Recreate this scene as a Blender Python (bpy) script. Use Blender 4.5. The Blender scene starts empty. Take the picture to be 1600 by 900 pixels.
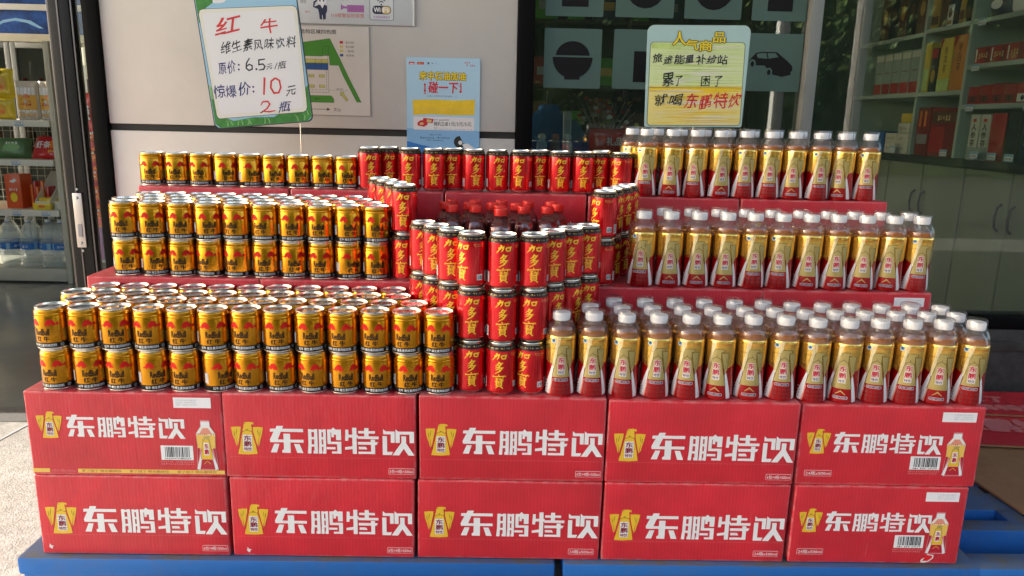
import bpy, bmesh, math, random
from mathutils import Vector, Matrix
from mathutils.geometry import tessellate_polygon

random.seed(7)
SC = bpy.context.scene
COL = SC.collection
PI = math.pi
# ------------------------------------------------------------------ camera
def make_camera():
    f, cx, cy, cz, pit, yaw, rol = 1175.84, -.0371, -1.4969, .9509, .2204, .0197, .0229
    F = Vector((math.sin(yaw)*math.cos(pit), math.cos(yaw)*math.cos(pit), -math.sin(pit)))
    R = Vector((math.cos(yaw), -math.sin(yaw), 0)); U = R.cross(F)
    c, s = math.cos(rol), math.sin(rol)
    R2 = R*c + U*s; U2 = U*c - R*s
    cam = bpy.data.cameras.new('camera'); cam.sensor_width = 36; cam.lens = f/1600*36
    cam.clip_start = .05; cam.clip_end = 500
    o = bpy.data.objects.new('camera', cam); COL.objects.link(o)
    M = Matrix((R2, U2, -F)).transposed().to_4x4(); M.translation = (cx, cy, cz)
    o.matrix_world = M; SC.camera = o
make_camera()
# ------------------------------------------------------------------ sky, sun, exposure
SUN_DIR = Vector((1.0, .02, -.445)).normalized()      # the way the light travels
w = bpy.data.worlds.new('World'); SC.world = w; w.use_nodes = True
nt = w.node_tree; nt.nodes.clear()
sky = nt.nodes.new('ShaderNodeTexSky'); sky.sky_type = 'NISHITA'; sky.sun_disc = False; sky.dust_density = 4.5; sky.ozone_density = .6; sky.air_density = .9
sky.sun_elevation = math.asin(-SUN_DIR.z)
sky.sun_rotation = math.atan2(-SUN_DIR.x, -SUN_DIR.y) % (2*PI)
bg = nt.nodes.new('ShaderNodeBackground'); bg.inputs[1].default_value = .15
wo = nt.nodes.new('ShaderNodeOutputWorld')
nt.links.new(sky.outputs[0], bg.inputs[0]); nt.links.new(bg.outputs[0], wo.inputs[0])
sl = bpy.data.lights.new('sun', 'SUN'); sl.energy = 4.6; sl.angle = math.radians(.5); sl.color = (1, .93, .82)
so = bpy.data.objects.new('sun', sl); COL.objects.link(so); so.location = (-6, 0, 8)
so.rotation_euler = SUN_DIR.to_track_quat('-Z', 'Y').to_euler()
SC.view_settings.view_transform = 'Standard'; SC.view_settings.look = 'None'
SC.view_settings.gamma = 1; SC.view_settings.use_curve_mapping = False
SC.view_settings.exposure = 2.12
SC.render.engine = 'CYCLES'
SC.cycles.use_denoising = True
SC.cycles.max_bounces = 10; SC.cycles.transparent_max_bounces = 28
SC.cycles.diffuse_bounces = 5; SC.cycles.glossy_bounces = 5
SC.cycles.caustics_reflective = False; SC.cycles.caustics_refractive = False
SC.cycles.sample_clamp_indirect = 6

# ------------------------------------------------------------------ materials
MATS = {}
def mat(name, col=(.5, .5, .5), rough=.5, metal=0., coat=0., crough=.1, bump=None, vary=None, spec=.5, alpha=1.):
    """Principled material; bump=(scale, strength, distance), vary=(scale, amount) mottles the colour."""
    if name in MATS: return MATS[name]
    m = bpy.data.materials.new(name); m.use_nodes = True
    n = m.node_tree; b = n.nodes['Principled BSDF']
    b.inputs['Base Color'].default_value = (*col, 1); b.inputs['Roughness'].default_value = rough
    b.inputs['Metallic'].default_value = metal
    b.inputs['Coat Weight'].default_value = coat; b.inputs['Coat Roughness'].default_value = crough
    b.inputs['Specular IOR Level'].default_value = spec
    tc = n.nodes.new('ShaderNodeTexCoord')
    if bump:
        t = n.nodes.new('ShaderNodeTexNoise'); t.inputs['Scale'].default_value = bump[0]; t.inputs['Detail'].default_value = 4
        bp = n.nodes.new('ShaderNodeBump'); bp.inputs['Strength'].default_value = bump[1]; bp.inputs['Distance'].default_value = bump[2]
        n.links.new(tc.outputs['Object'], t.inputs['Vector']); n.links.new(t.outputs[0], bp.inputs['Height'])
        n.links.new(bp.outputs[0], b.inputs['Normal'])
        if coat: n.links.new(bp.outputs[0], b.inputs['Coat Normal'])
    if vary:
        t = n.nodes.new('ShaderNodeTexNoise'); t.inputs['Scale'].default_value = vary[0]; t.inputs['Detail'].default_value = 6
        t.inputs['Roughness'].default_value = .65
        mr = n.nodes.new('ShaderNodeMapRange'); mr.inputs[1].default_value = .3; mr.inputs[2].default_value = .7
        mr.inputs[3].default_value = 1-vary[1]; mr.inputs[4].default_value = 1+vary[1]
        mx = n.nodes.new('ShaderNodeMix'); mx.data_type = 'RGBA'; mx.blend_type = 'MULTIPLY'; mx.inputs[0].default_value = 1
        mx.inputs[6].default_value = (*col, 1)
        n.links.new(tc.outputs['Object'], t.inputs['Vector']); n.links.new(t.outputs[0], mr.inputs[0])
        n.links.new(mr.outputs[0], mx.inputs[7]); n.links.new(mx.outputs[2], b.inputs['Base Color'])
    MATS[name] = m
    return m
def clear(name, tint=(1, 1, 1), ior=1.45, rough=.03, haze=.0, hcol=(.8, .8, .8), gain=1.):
    """Thin clear sheet (glass, PET): see-through with a Fresnel reflection and a little haze."""
    m = bpy.data.materials.new(name); m.use_nodes = True; n = m.node_tree; n.nodes.clear()
    tr = n.nodes.new('ShaderNodeBsdfTransparent'); tr.inputs[0].default_value = (*tint, 1)
    gl = n.nodes.new('ShaderNodeBsdfGlossy'); gl.inputs['Roughness'].default_value = rough
    lw = n.nodes.new('ShaderNodeLayerWeight'); pw = n.nodes.new('ShaderNodeMath'); pw.operation = 'POWER'; pw.inputs[1].default_value = 4.2
    r0 = ((ior-1)/(ior+1))**2*gain
    ml = n.nodes.new('ShaderNodeMath'); ml.operation = 'MULTIPLY_ADD'; ml.use_clamp = True; ml.inputs[1].default_value = (1-r0)*.9; ml.inputs[2].default_value = r0
    lw.inputs['Blend'].default_value = .5
    n.links.new(lw.outputs['Facing'], pw.inputs[0]); n.links.new(pw.outputs[0], ml.inputs[0])
    m1 = n.nodes.new('ShaderNodeMixShader'); m2 = n.nodes.new('ShaderNodeMixShader')
    df = n.nodes.new('ShaderNodeBsdfDiffuse'); df.inputs[0].default_value = (*hcol, 1)
    m1.inputs[0].default_value = haze
    n.links.new(tr.outputs[0], m1.inputs[1]); n.links.new(df.outputs[0], m1.inputs[2])
    n.links.new(ml.outputs[0], m2.inputs[0])
    n.links.new(m1.outputs[0], m2.inputs[1]); n.links.new(gl.outputs[0], m2.inputs[2])
    out = n.nodes.new('ShaderNodeOutputMaterial'); n.links.new(m2.outputs[0], out.inputs[0])
    MATS[name] = m
    return m
def N(m): return m.node_tree.nodes, m.node_tree.links

def carton_material():
    m = mat('carton_red', (.55, .013, .027), .45, coat=.7, crough=.32, spec=.3)
    n, l = N(m); b = n['Principled BSDF']; b.inputs['Coat IOR'].default_value = 1.6; tc = n.new('ShaderNodeTexCoord')
    def math_(op, a, b_=None, c_=None, clamp=False):
        q = n.new('ShaderNodeMath'); q.operation = op; q.use_clamp = clamp
        for i, v in enumerate((a, b_, c_)):
            if v is None: continue
            if isinstance(v, (int, float)): q.inputs[i].default_value = v
            else: l.new(v, q.inputs[i])
        return q.outputs[0]
    def noise_(scale, det, rough=.6, vec=None, dist=0):
        t = n.new('ShaderNodeTexNoise'); t.inputs['Scale'].default_value = scale; t.inputs['Detail'].default_value = det; t.inputs['Roughness'].default_value = rough; t.inputs['Distortion'].default_value = dist
        l.new(vec or pos, t.inputs['Vector']); return t.outputs[0]
    def rng(v, a, b_, c_, d): 
        q = n.new('ShaderNodeMapRange'); l.new(v, q.inputs[0])
        for i, x in enumerate((a, b_, c_, d)): q.inputs[i+1].default_value = x
        return q.outputs[0]
    oi = n.new('ShaderNodeObjectInfo'); add = n.new('ShaderNodeVectorMath'); add.operation = 'ADD'; sc = n.new('ShaderNodeVectorMath'); sc.operation = 'SCALE'; sc.inputs['Scale'].default_value = 7
    l.new(oi.outputs['Location'], sc.inputs[0]); l.new(tc.outputs['Object'], add.inputs[0]); l.new(sc.outputs[0], add.inputs[1]); pos = add.outputs[0]
    wv = n.new('ShaderNodeTexWave'); wv.bands_direction = 'X'; wv.inputs['Scale'].default_value = 42; wv.inputs['Distortion'].default_value = .4; wv.inputs['Detail'].default_value = 1
    l.new(pos, wv.inputs['Vector'])
    mott = noise_(9, 7, .62)
    mp = n.new('ShaderNodeMapping'); mp.inputs['Scale'].default_value = (11, 11, 3.4); mp.inputs['Rotation'].default_value = (0, .5, 0); l.new(pos, mp.inputs['Vector'])
    film = noise_(2.4, 4, .6, mp.outputs[0], 1.8)
    board = math_('MULTIPLY_ADD', wv.outputs[1], .10, mott)
    bp = n.new('ShaderNodeBump'); bp.inputs['Strength'].default_value = .4; bp.inputs['Distance'].default_value = .002; l.new(board, bp.inputs['Height']); l.new(bp.outputs[0], b.inputs['Normal'])
    b2 = n.new('ShaderNodeBump'); b2.inputs['Strength'].default_value = .38; b2.inputs['Distance'].default_value = .009; l.new(film, b2.inputs['Height']); l.new(b2.outputs[0], b.inputs['Coat Normal'])
    # scuffed pale edges and corners, scattered scratches
    sp = n.new('ShaderNodeSeparateXYZ'); l.new(tc.outputs['Generated'], sp.inputs[0])
    ex = math_('MINIMUM', sp.outputs[0], math_('SUBTRACT', 1, sp.outputs[0])); ez = math_('MINIMUM', sp.outputs[2], math_('SUBTRACT', 1, sp.outputs[2]))
    edge = math_('MINIMUM', ex, math_('MULTIPLY', ez, .47))
    scuff = math_('MULTIPLY', rng(edge, .0, .016, 1, 0), rng(noise_(38, 6, .7), .40, .66, 0, .62))
    m2_ = n.new('ShaderNodeMapping'); m2_.inputs['Scale'].default_value = (60, 60, 4); m2_.inputs['Rotation'].default_value = (0, 1.0, 0); l.new(pos, m2_.inputs['Vector'])
    scr = rng(noise_(1.6, 3, .5, m2_.outputs[0], .4), .70, .76, 0, .22)
    wear = math_('MAXIMUM', scuff, scr)
    tone = math_('MULTIPLY', rng(mott, .3, .7, .84, 1.14), math_('MULTIPLY', rng(wv.outputs[1], 0, 1, .93, 1.05), rng(oi.outputs['Random'], 0, 1, .92, 1.06)))
    mx = n.new('ShaderNodeMix'); mx.data_type = 'RGBA'; mx.blend_type = 'MULTIPLY'; mx.inputs[0].default_value = 1; mx.inputs[6].default_value = (.60, .016, .032, 1); l.new(tone, mx.inputs[7])
    my = n.new('ShaderNodeMix'); my.data_type = 'RGBA'; my.inputs[7].default_value = (.72, .34, .33, 1); l.new(wear, my.inputs[0]); l.new(mx.outputs[2], my.inputs[6])
    l.new(my.outputs[2], b.inputs['Base Color'])
    return m
carton_material()
def two_tone(name, c1, c2, scale, lo, hi, rough=.8, bump=.3, bscale=None, bdist=.004, spec=.3):
    m = mat(name, c1, rough, spec=spec); n, l = N(m); b = n['Principled BSDF']
    tc = n.new('ShaderNodeTexCoord'); t = n.new('ShaderNodeTexNoise'); t.inputs['Scale'].default_value = scale; t.inputs['Detail'].default_value = 8
    t.inputs['Roughness'].default_value = .7
    r = n.new('ShaderNodeValToRGB'); r.color_ramp.elements[0].position = lo; r.color_ramp.elements[1].position = hi
    r.color_ramp.elements[0].color = (*c1, 1); r.color_ramp.elements[1].color = (*c2, 1)
    t2 = n.new('ShaderNodeTexNoise'); t2.inputs['Scale'].default_value = bscale or scale*3; t2.inputs['Detail'].default_value = 5
    bp = n.new('ShaderNodeBump'); bp.inputs['Strength'].default_value = bump; bp.inputs['Distance'].default_value = bdist
    l.new(tc.outputs['Object'], t.inputs['Vector']); l.new(tc.outputs['Object'], t2.inputs['Vector'])
    l.new(t.outputs[0], r.inputs[0]); l.new(r.outputs[0], b.inputs['Base Color'])
    l.new(t2.outputs[0], bp.inputs['Height']); l.new(bp.outputs[0], b.inputs['Normal'])
    return m
two_tone('concrete', (.15, .142, .13), (.30, .285, .262), 30, .28, .68, .9, .7, 190, .004)
two_tone('dark_sill', (.05, .047, .045), (.11, .105, .10), 140, .35, .7, .6, .15, 300, .001)
two_tone('floor_tile', (.14, .147, .14), (.19, .197, .187), 3, .3, .7, .15, .03, 6, .002, .5)
two_tone('plinth_stone', (.035, .032, .03), (.075, .07, .065), 25, .3, .7, .5, .2, 60, .002)
two_tone('cladding', (.60, .57, .535), (.67, .64, .605), 3, .3, .75, .38, .04, 9, .002, .45)
two_tone('cladding_low', (.60, .57, .535), (.67, .64, .605), 3, .3, .75, .38, .04, 9, .002, .45)
two_tone('cardboard', (.28, .15, .07), (.36, .20, .10), 12, .3, .7, .8, .2)
two_tone('bark', (.06, .045, .03), (.12, .09, .06), 12, .3, .7, .9, .6)
two_tone('leaf', (.05, .10, .03), (.12, .18, .05), 2, .3, .7, .6, .1)

def pallet_material():
    m = mat('pallet_blue', (.012, .085, .33), .5, spec=.4, bump=(45, .35, .003)); n, l = N(m); b = n['Principled BSDF']
    g = n.new('ShaderNodeNewGeometry'); sp = n.new('ShaderNodeSeparateXYZ'); l.new(g.outputs['Normal'], sp.inputs[0])
    tc = n.new('ShaderNodeTexCoord'); t = n.new('ShaderNodeTexNoise'); t.inputs['Scale'].default_value = 14; t.inputs['Detail'].default_value = 8
    t.inputs['Roughness'].default_value = .7
    l.new(tc.outputs['Object'], t.inputs['Vector'])
    up = n.new('ShaderNodeMapRange'); up.inputs[1].default_value = .6; up.inputs[2].default_value = .95; up.inputs[4].default_value = .85
    ml = n.new('ShaderNodeMath'); ml.operation = 'MULTIPLY'
    nr = n.new('ShaderNodeMapRange'); nr.inputs[1].default_value = .25; nr.inputs[2].default_value = .6; nr.inputs[3].default_value = .35; nr.inputs[4].default_value = 1
    sc = n.new('ShaderNodeMapRange'); sc.inputs[1].default_value = .5; sc.inputs[2].default_value = .8; sc.inputs[4].default_value = .34
    ad = n.new('ShaderNodeMath'); ad.operation = 'ADD'; ad.use_clamp = True
    mx = n.new('ShaderNodeMix'); mx.data_type = 'RGBA'; mx.inputs[6].default_value = (.014, .125, .42, 1); mx.inputs[7].default_value = (.10, .115, .125, 1)
    l.new(sp.outputs[2], up.inputs[0]); l.new(t.outputs[0], nr.inputs[0]); l.new(t.outputs[0], sc.inputs[0])
    l.new(up.outputs[0], ml.inputs[0]); l.new(nr.outputs[0], ml.inputs[1]); l.new(ml.outputs[0], ad.inputs[0]); l.new(sc.outputs[0], ad.inputs[1])
    l.new(ad.outputs[0], mx.inputs[0]); l.new(mx.outputs[2], b.inputs['Base Color'])
pallet_material()

mat('can_gold', (.62, .262, .009), .25, .94, coat=.2, crough=.06)
mat('can_steel', (.72, .71, .68), .22, 1.)
mat('can_rim', (.80, .77, .70), .26, 1.)
mat('can_tab', (.62, .61, .60), .3, 1.)
mat('print_black', (.008, .007, .008), .5, spec=.2)
mat('print_white', (.80, .80, .80), .45)
mat('print_red', (.66, .012, .006), .5, spec=.25)
mat('print_brown', (.20, .085, .01), .4)
mat('print_grey', (.33, .33, .36), .5)
mat('can_red', (.72, .006, .014), .2, .62, coat=.45, crough=.05)
mat('can_band', (.014, .006, .005), .4, spec=.35)
mat('gold_ink', (.92, .58, .03), .4, .1, coat=.2)
mat('gold_dim', (.62, .40, .12), .4, .3)
mat('can_red_dark', (.36, .006, .012), .3, .3, coat=.4)
mat('film_pale', (.90, .76, .42), .22, .6, coat=.4, crough=.04); mat('film_gold', (.84, .52, .10), .2, .82, coat=.4, crough=.04, bump=(70, .08, .001))
mat('film_red', (.40, .003, .006), .2, .35, coat=.5, crough=.05)
mat('film_darkred', (.16, .004, .006), .3, coat=.5)
mat('film_salmon', (.75, .28, .20), .3, coat=.5)
mat('film_white', (.80, .79, .78), .3, coat=.5)
mat('film_olive', (.50, .40, .14), .28, .4, coat=.4, crough=.06)
mat('film_line', (.02, .012, .004), .5, spec=.2)
mat('film_crimson', (.45, .006, .03), .35, coat=.4)
mat('film_purple', (.07, .02, .09), .35, coat=.4)
mat('film_blue', (.10, .30, .48), .35, coat=.4)
mat('film_navy', (.015, .04, .12), .35, coat=.4)
mat('film_orange', (.62, .16, .01), .35, coat=.4)
mat('cap_white', (.88, .88, .88), .4, bump=(60, .1, .001))
mat('cap_red', (.85, .03, .02), .4, bump=(80, .08, .001))
mat('amber_drink', (.36, .10, .012), .12, coat=.6, spec=.6)
mat('dark_drink', (.13, .014, .014), .1, coat=.4)
clear('pet_clear', (.98, .97, .97), 1.5, .04, .03, (.85, .82, .82), 1.5)
clear('pet_red', (.80, .62, .62), 1.5, .06, .03, (.6, .3, .3), 1.8)
clear('amber_clear', (.88, .44, .08), 1.4, .05, .38, (.78, .25, .02), 1.3)
clear('pet_water', (.95, .98, .98), 1.4, .05, .24, (.82, .88, .88), 1.6)
clear('window_glass', (.735, .80, .77), 1.52, .0, .016, (.42, .52, .46), 1.3)  # grey-green haze in the glass stands in for a veil of reflections
clear('door_glass', (.9, .94, .92), 1.5, .0)
clear('fridge_glass', (.55, .6, .6), 1.5, .02)
mat('logo_yellow', (.78, .50, .03), .42, coat=.35, crough=.28)
mat('logo_brown', (.10, .03, .01), .5)
mat('logo_white', (.80, .80, .80), .42, coat=.3, crough=.28)
mat('logo_maroon', (.22, .01, .03), .5)
mat('band_yellow', (.80, .52, .10), .42, coat=.3, crough=.28)
mat('band_text', (.45, .22, .05), .5)
mat('faint_pink', (.72, .22, .22), .45, coat=.3, crough=.28)
mat('tear_white', (.75, .66, .64), .8)
mat('tear_red', (.68, .012, .02), .5)
mat('black_alu', (.003, .003, .0032), .5, spec=.08)
mat('dark_alu', (.012, .011, .011), .35, spec=.25)
mat('edge_alu', (.16, .145, .14), .3, .7)
mat('grey_alu', (.26, .27, .26), .4, .3)
mat('steel_plate', (.62, .56, .52), .35, .6)
mat('screw', (.5, .5, .5), .3, .9)
mat('sealant', (.03, .028, .026), .7)
mat('paint_white', (.78, .78, .76), .6)
mat('wall_white', (.70, .71, .68), .8, bump=(40, .1, .002))
mat('ceiling_white', (.78, .78, .76), .8)
mat('canopy_white', (.74, .75, .75), .55)
mat('shelf_cream', (.62, .58, .47), .5, vary=(6, .08))
mat('wire', (.5, .48, .42), .4, .6)
mat('frost', (.07, .132, .117), .7)
mat('sign_white', (.82, .81, .83), .35, coat=.2)
mat('wash_lime', (.70, .80, .40), .45); mat('wash_yellow', (.86, .73, .25), .45)
mat('sign_cream', (.80, .78, .70), .35)
mat('sign_edge', (.02, .03, .02), .5)
mat('sign_green', (.045, .24, .035), .45, vary=(30, .35))
mat('sign_green_light', (.22, .45, .16), .45)
mat('sign_sky', (.33, .58, .78), .45)
mat('sign_lime', (.55, .70, .22), .45, vary=(25, .2))
mat('pen_red', (.66, .035, .035), .5)
mat('pen_black', (.012, .014, .02), .5)
mat('pen_blue', (.02, .02, .16), .5)
mat('board_mint', (.42, .60, .60), .45)
mat('ink_yellow', (.88, .66, .02), .45)
mat('poster_sky', (.45, .68, .86), .4)
mat('poster_blue', (.03, .19, .58), .4)
mat('poster_mid', (.25, .50, .80), .4)
mat('poster_yellow', (.85, .58, .02), .45, vary=(18, .14))
mat('poster_red', (.60, .02, .03), .45)
mat('paper', (.66, .62, .59), .55, vary=(5, .05))
mat('paper_edge', (.25, .23, .22), .6)
mat('plate_silver', (.62, .64, .66), .4, .15, vary=(7, .05))
mat('ink_black', (.02, .02, .02), .6)
mat('ink_grey', (.25, .25, .26), .6)
mat('ink_rose', (.60, .22, .20), .6)
mat('ink_purple', (.36, .12, .36), .6)
mat('ink_navy', (.015, .02, .06), .6)
mat('ink_green', (.06, .26, .025), .6)
mat('ink_blue', (.02, .09, .30), .6)
mat('ink_olive', (.55, .53, .13), .6)
mat('ink_gold', (.70, .52, .20), .5)
mat('ink_red', (.55, .02, .03), .6)
mat('ink_lightgrey', (.55, .55, .57), .6)
mat('cab_green', (.22, .25, .17), .5, vary=(3, .08))
mat('cab_gap', (.02, .02, .02), .8)
mat('counter_stone', (.045, .05, .05), .2)
mat('shelf_pale', (.42, .50, .45), .5)
mat('tag_blue', (.30, .48, .66), .5)
mat('handle_dark', (.04, .04, .04), .35, .6)

# ------------------------------------------------------------------ flat artwork -> thin mesh on a surface
_tx = {}
def text_shape(s, bold):
    k = (s, bold)
    if k in _tx: return _tx[k]
    c = bpy.data.curves.new('lettering', 'FONT'); c.body = s; c.resolution_u = 2; c.offset = bold; c.align_x = 'LEFT'
    o = bpy.data.objects.new('lettering', c)
    me = bpy.data.meshes.new_from_object(o)
    v = [(p.co.x, p.co.y) for p in me.vertices]; f = [tuple(p.vertices) for p in me.polygons]
    bpy.data.objects.remove(o); bpy.data.curves.remove(c); bpy.data.meshes.remove(me)
    _tx[k] = (v, f)
    return _tx[k]

class Art:
    def __init__(self): self.items = []
    def raw(self, m, v, f, L): self.items.append((m, v, f, L)); return self
    def poly(self, m, pts, L=1):
        t = tessellate_polygon([[Vector((x, y, 0)) for x, y in pts]])
        return self.raw(m, list(pts), [tuple(a) for a in t], L)
    def rect(self, m, x0, y0, x1, y1, L=1): return self.raw(m, [(x0, y0), (x1, y0), (x1, y1), (x0, y1)], [(0, 1, 2, 3)], L)
    def rrect(self, m, x0, y0, x1, y1, r, L=1):
        p = []
        for cx, cy, a0 in ((x1-r, y0+r, -90), (x1-r, y1-r, 0), (x0+r, y1-r, 90), (x0+r, y0+r, 180)):
            for k in range(6):
                a = math.radians(a0+18*k); p.append((cx+r*math.cos(a), cy+r*math.sin(a)))
        return self.raw(m, p, [tuple(range(len(p)))], L)
    def ell(self, m, cx, cy, rx, ry, L=1, n=20, a0=0, a1=360):
        full = a1-a0 >= 360
        p = [(cx+rx*math.cos(math.radians(a0+(a1-a0)*k/n)), cy+ry*math.sin(math.radians(a0+(a1-a0)*k/n))) for k in range(n if full else n+1)]
        return self.raw(m, p, [tuple(range(len(p)))], L)
    def line(self, m, pts, wd, L=1, closed=False):
        """mitred ribbon; wd a number or one width per point"""
        n = len(pts); wd = list(wd) if isinstance(wd, (list, tuple)) else [wd]*n
        P = [Vector(p) for p in pts]; v = []
        for i in range(n):
            a = P[i]-P[i-1] if (i > 0 or closed) else None
            b = P[(i+1) % n]-P[i] if (i < n-1 or closed) else None
            a = a or b; b = b or a
            a = a.normalized(); b = b.normalized(); na = Vector((-a.y, a.x)); nb = Vector((-b.y, b.x))
            q = na+nb
            q = q.normalized() if q.length > .2 else na
            sc = min(1.8, 1/max(.3, q.dot(na)))
            d = q*(wd[i]*.5*sc)
            v += [tuple(P[i]+d), tuple(P[i]-d)]
        f = [(2*i, 2*i+1, 2*i+3, 2*i+2) for i in range(n-1)]
        if closed: f.append((2*n-2, 2*n-1, 1, 0))
        return self.raw(m, v, f, L)
    def text(self, m, s, x0, y0, x1, y1, L=2, bold=0., shear=0., hand=0., vert=False, seed=0):
        """lettering stretched to fill the box; hand > 0 wobbles it like marker writing"""
        if vert:
            n = len(s); h = (y1-y0)/n
            for i, ch in enumerate(s):
                self.text(m, ch, x0, y1-(i+1)*h+h*.05, x1, y1-i*h-h*.05, L, bold, shear, hand)
            return self
        if hand:
            rnd = random.Random(s+str(seed)); n = len(s); cw = (x1-x0)/n; h = y1-y0
            for i, ch in enumerate(s):
                g, q = rnd.uniform(-.07, .07)*h, rnd.uniform(.86, 1.08)
                if ch in ' ': continue
                thin = ch in ':/.1'
                v, f = text_shape(ch, min(bold, .012))
                bx0 = min(p[0] for p in v); bx1 = max(p[0] for p in v); by0 = min(p[1] for p in v); by1 = max(p[1] for p in v)
                W = (bx1-bx0) or 1; H = (by1-by0) or 1
                cx = x0+cw*i; out = []; ph = [rnd.uniform(0, 6.3) for _ in range(4)]
                fw = cw*(.42 if thin else .92)*q; fh = h*q*(min(1, H/.8) if ch in ':.,' else 1)
                for px, py in v:
                    u = (px-bx0)/W; t = (py-by0)/H
                    du = hand*(math.sin(4.2*t+ph[0])+.5*math.sin(8*u+ph[1])); dt = hand*(math.sin(4*u+ph[2])+.5*math.sin(7*t+ph[3]))+.13*(u-.5)
                    out.append((cx+(u+du+shear*(t-.5))*fw+cw*.04, y0+g+(t+dt)*fh))
                self.raw(m, out, f, L)
            return self
        v, f = text_shape(s, 0.)
        bx0 = min(p[0] for p in v); bx1 = max(p[0] for p in v); by0 = min(p[1] for p in v); by1 = max(p[1] for p in v)
        W = (bx1-bx0) or 1; H = (by1-by0) or 1
        if bold:                                        # heavier strokes: the glyphs laid again a hair to each side
            qx = bold*(x1-x0)/W; qy = bold*.7*(y1-y0)/H; x0 += qx; x1 -= qx; y0 += qy; y1 -= qy
            for dx, dy in ((-qx, 0), (qx, 0), (0, qy), (0, -qy)):
                self.text(m, s, x0+dx, y0+dy, x1+dx, y1+dy, L, 0, shear)
        return self.raw(m, [(x0+(px-bx0)/W*(x1-x0)+shear*(py-by0)/H*(y1-y0), y0+(py-by0)/H*(y1-y0)) for px, py in v], f, L)
    def dashes(self, m, x0, y0, x1, y1, n, L=2, seed=1):
        """a line of print too small to read: short unequal marks"""
        r = random.Random(seed); wd = (x1-x0)/n
        for i in range(n):
            if r.random() < .1: continue
            a = x0+wd*(i+r.uniform(.05, .2)); b = x0+wd*(i+r.uniform(.72, .92))
            c = y0+(y1-y0)*r.uniform(0, .3); d = y1-(y1-y0)*r.uniform(0, .25)
            self.rect(m, a, c, b, c+(d-c)*.28, L); self.rect(m, a+(b-a)*r.uniform(.2, .5), c+(d-c)*.28, a+(b-a)*r.uniform(.6, .8), d, L)
            self.rect(m, a, d-(d-c)*.25, a+(b-a)*.18, d, L); self.rect(m, b-(b-a)*.15, c+(d-c)*.3, b, d, L)
        return self
    def bars(self, m, x0, y0, x1, y1, L=2, seed=3):
        r = random.Random(seed); x = x0; u = (x1-x0)/46
        while x < x1-u:
            wd = u*r.choice((.8, 1, 1, 1.6, 2.2)); self.rect(m, x, y0, min(x+wd, x1), y1, L); x += wd+u*r.choice((.8, 1, 1.4, 2))
        return self
    def put(self, bm, mi, fn, unit=.001, cut=0, dl=.00012, ycuts=()):
        """add everything to bm: fn(x, y, off) gives the 3-D point (metres); cut slices it every `cut` metres in x"""
        t = bmesh.new()
        for k, (m, v, f, L) in enumerate(self.items):
            z = dl*(L+1) + dl*.25*(k % 7)/7
            vs = [t.verts.new((x*unit, y*unit, z)) for x, y in v]
            for fc in f:
                a = sum(v[fc[i]][0]*v[fc[(i+1) % len(fc)]][1]-v[fc[(i+1) % len(fc)]][0]*v[fc[i]][1] for i in range(len(fc)))
                if abs(a) < 1e-9: continue
                q = [vs[i] for i in (fc if a > 0 else fc[::-1])]
                try: t.faces.new(q).material_index = mi(m)
                except ValueError: pass
        if cut:
            xs = [v.co.x for v in t.verts]; k0, k1 = math.ceil(min(xs)/cut), math.floor(max(xs)/cut)
            for k in range(k0, k1+1):
                bmesh.ops.bisect_plane(t, geom=t.verts[:]+t.edges[:]+t.faces[:], dist=1e-7, plane_co=(k*cut+1e-6, 0, 0), plane_no=(1, 0, 0))
        for y in ycuts: bmesh.ops.bisect_plane(t, geom=t.verts[:]+t.edges[:]+t.faces[:], dist=1e-7, plane_co=(0, y, 0), plane_no=(0, 1, 0))
        mp = {}
        for v in t.verts: mp[v] = bm.verts.new(fn(v.co.x, v.co.y, v.co.z))
        for fc in t.faces:
            try:
                g = bm.faces.new([mp[v] for v in fc.verts]); g.material_index = fc.material_index; g.smooth = bool(cut)
            except ValueError: pass
        t.free()

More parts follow.
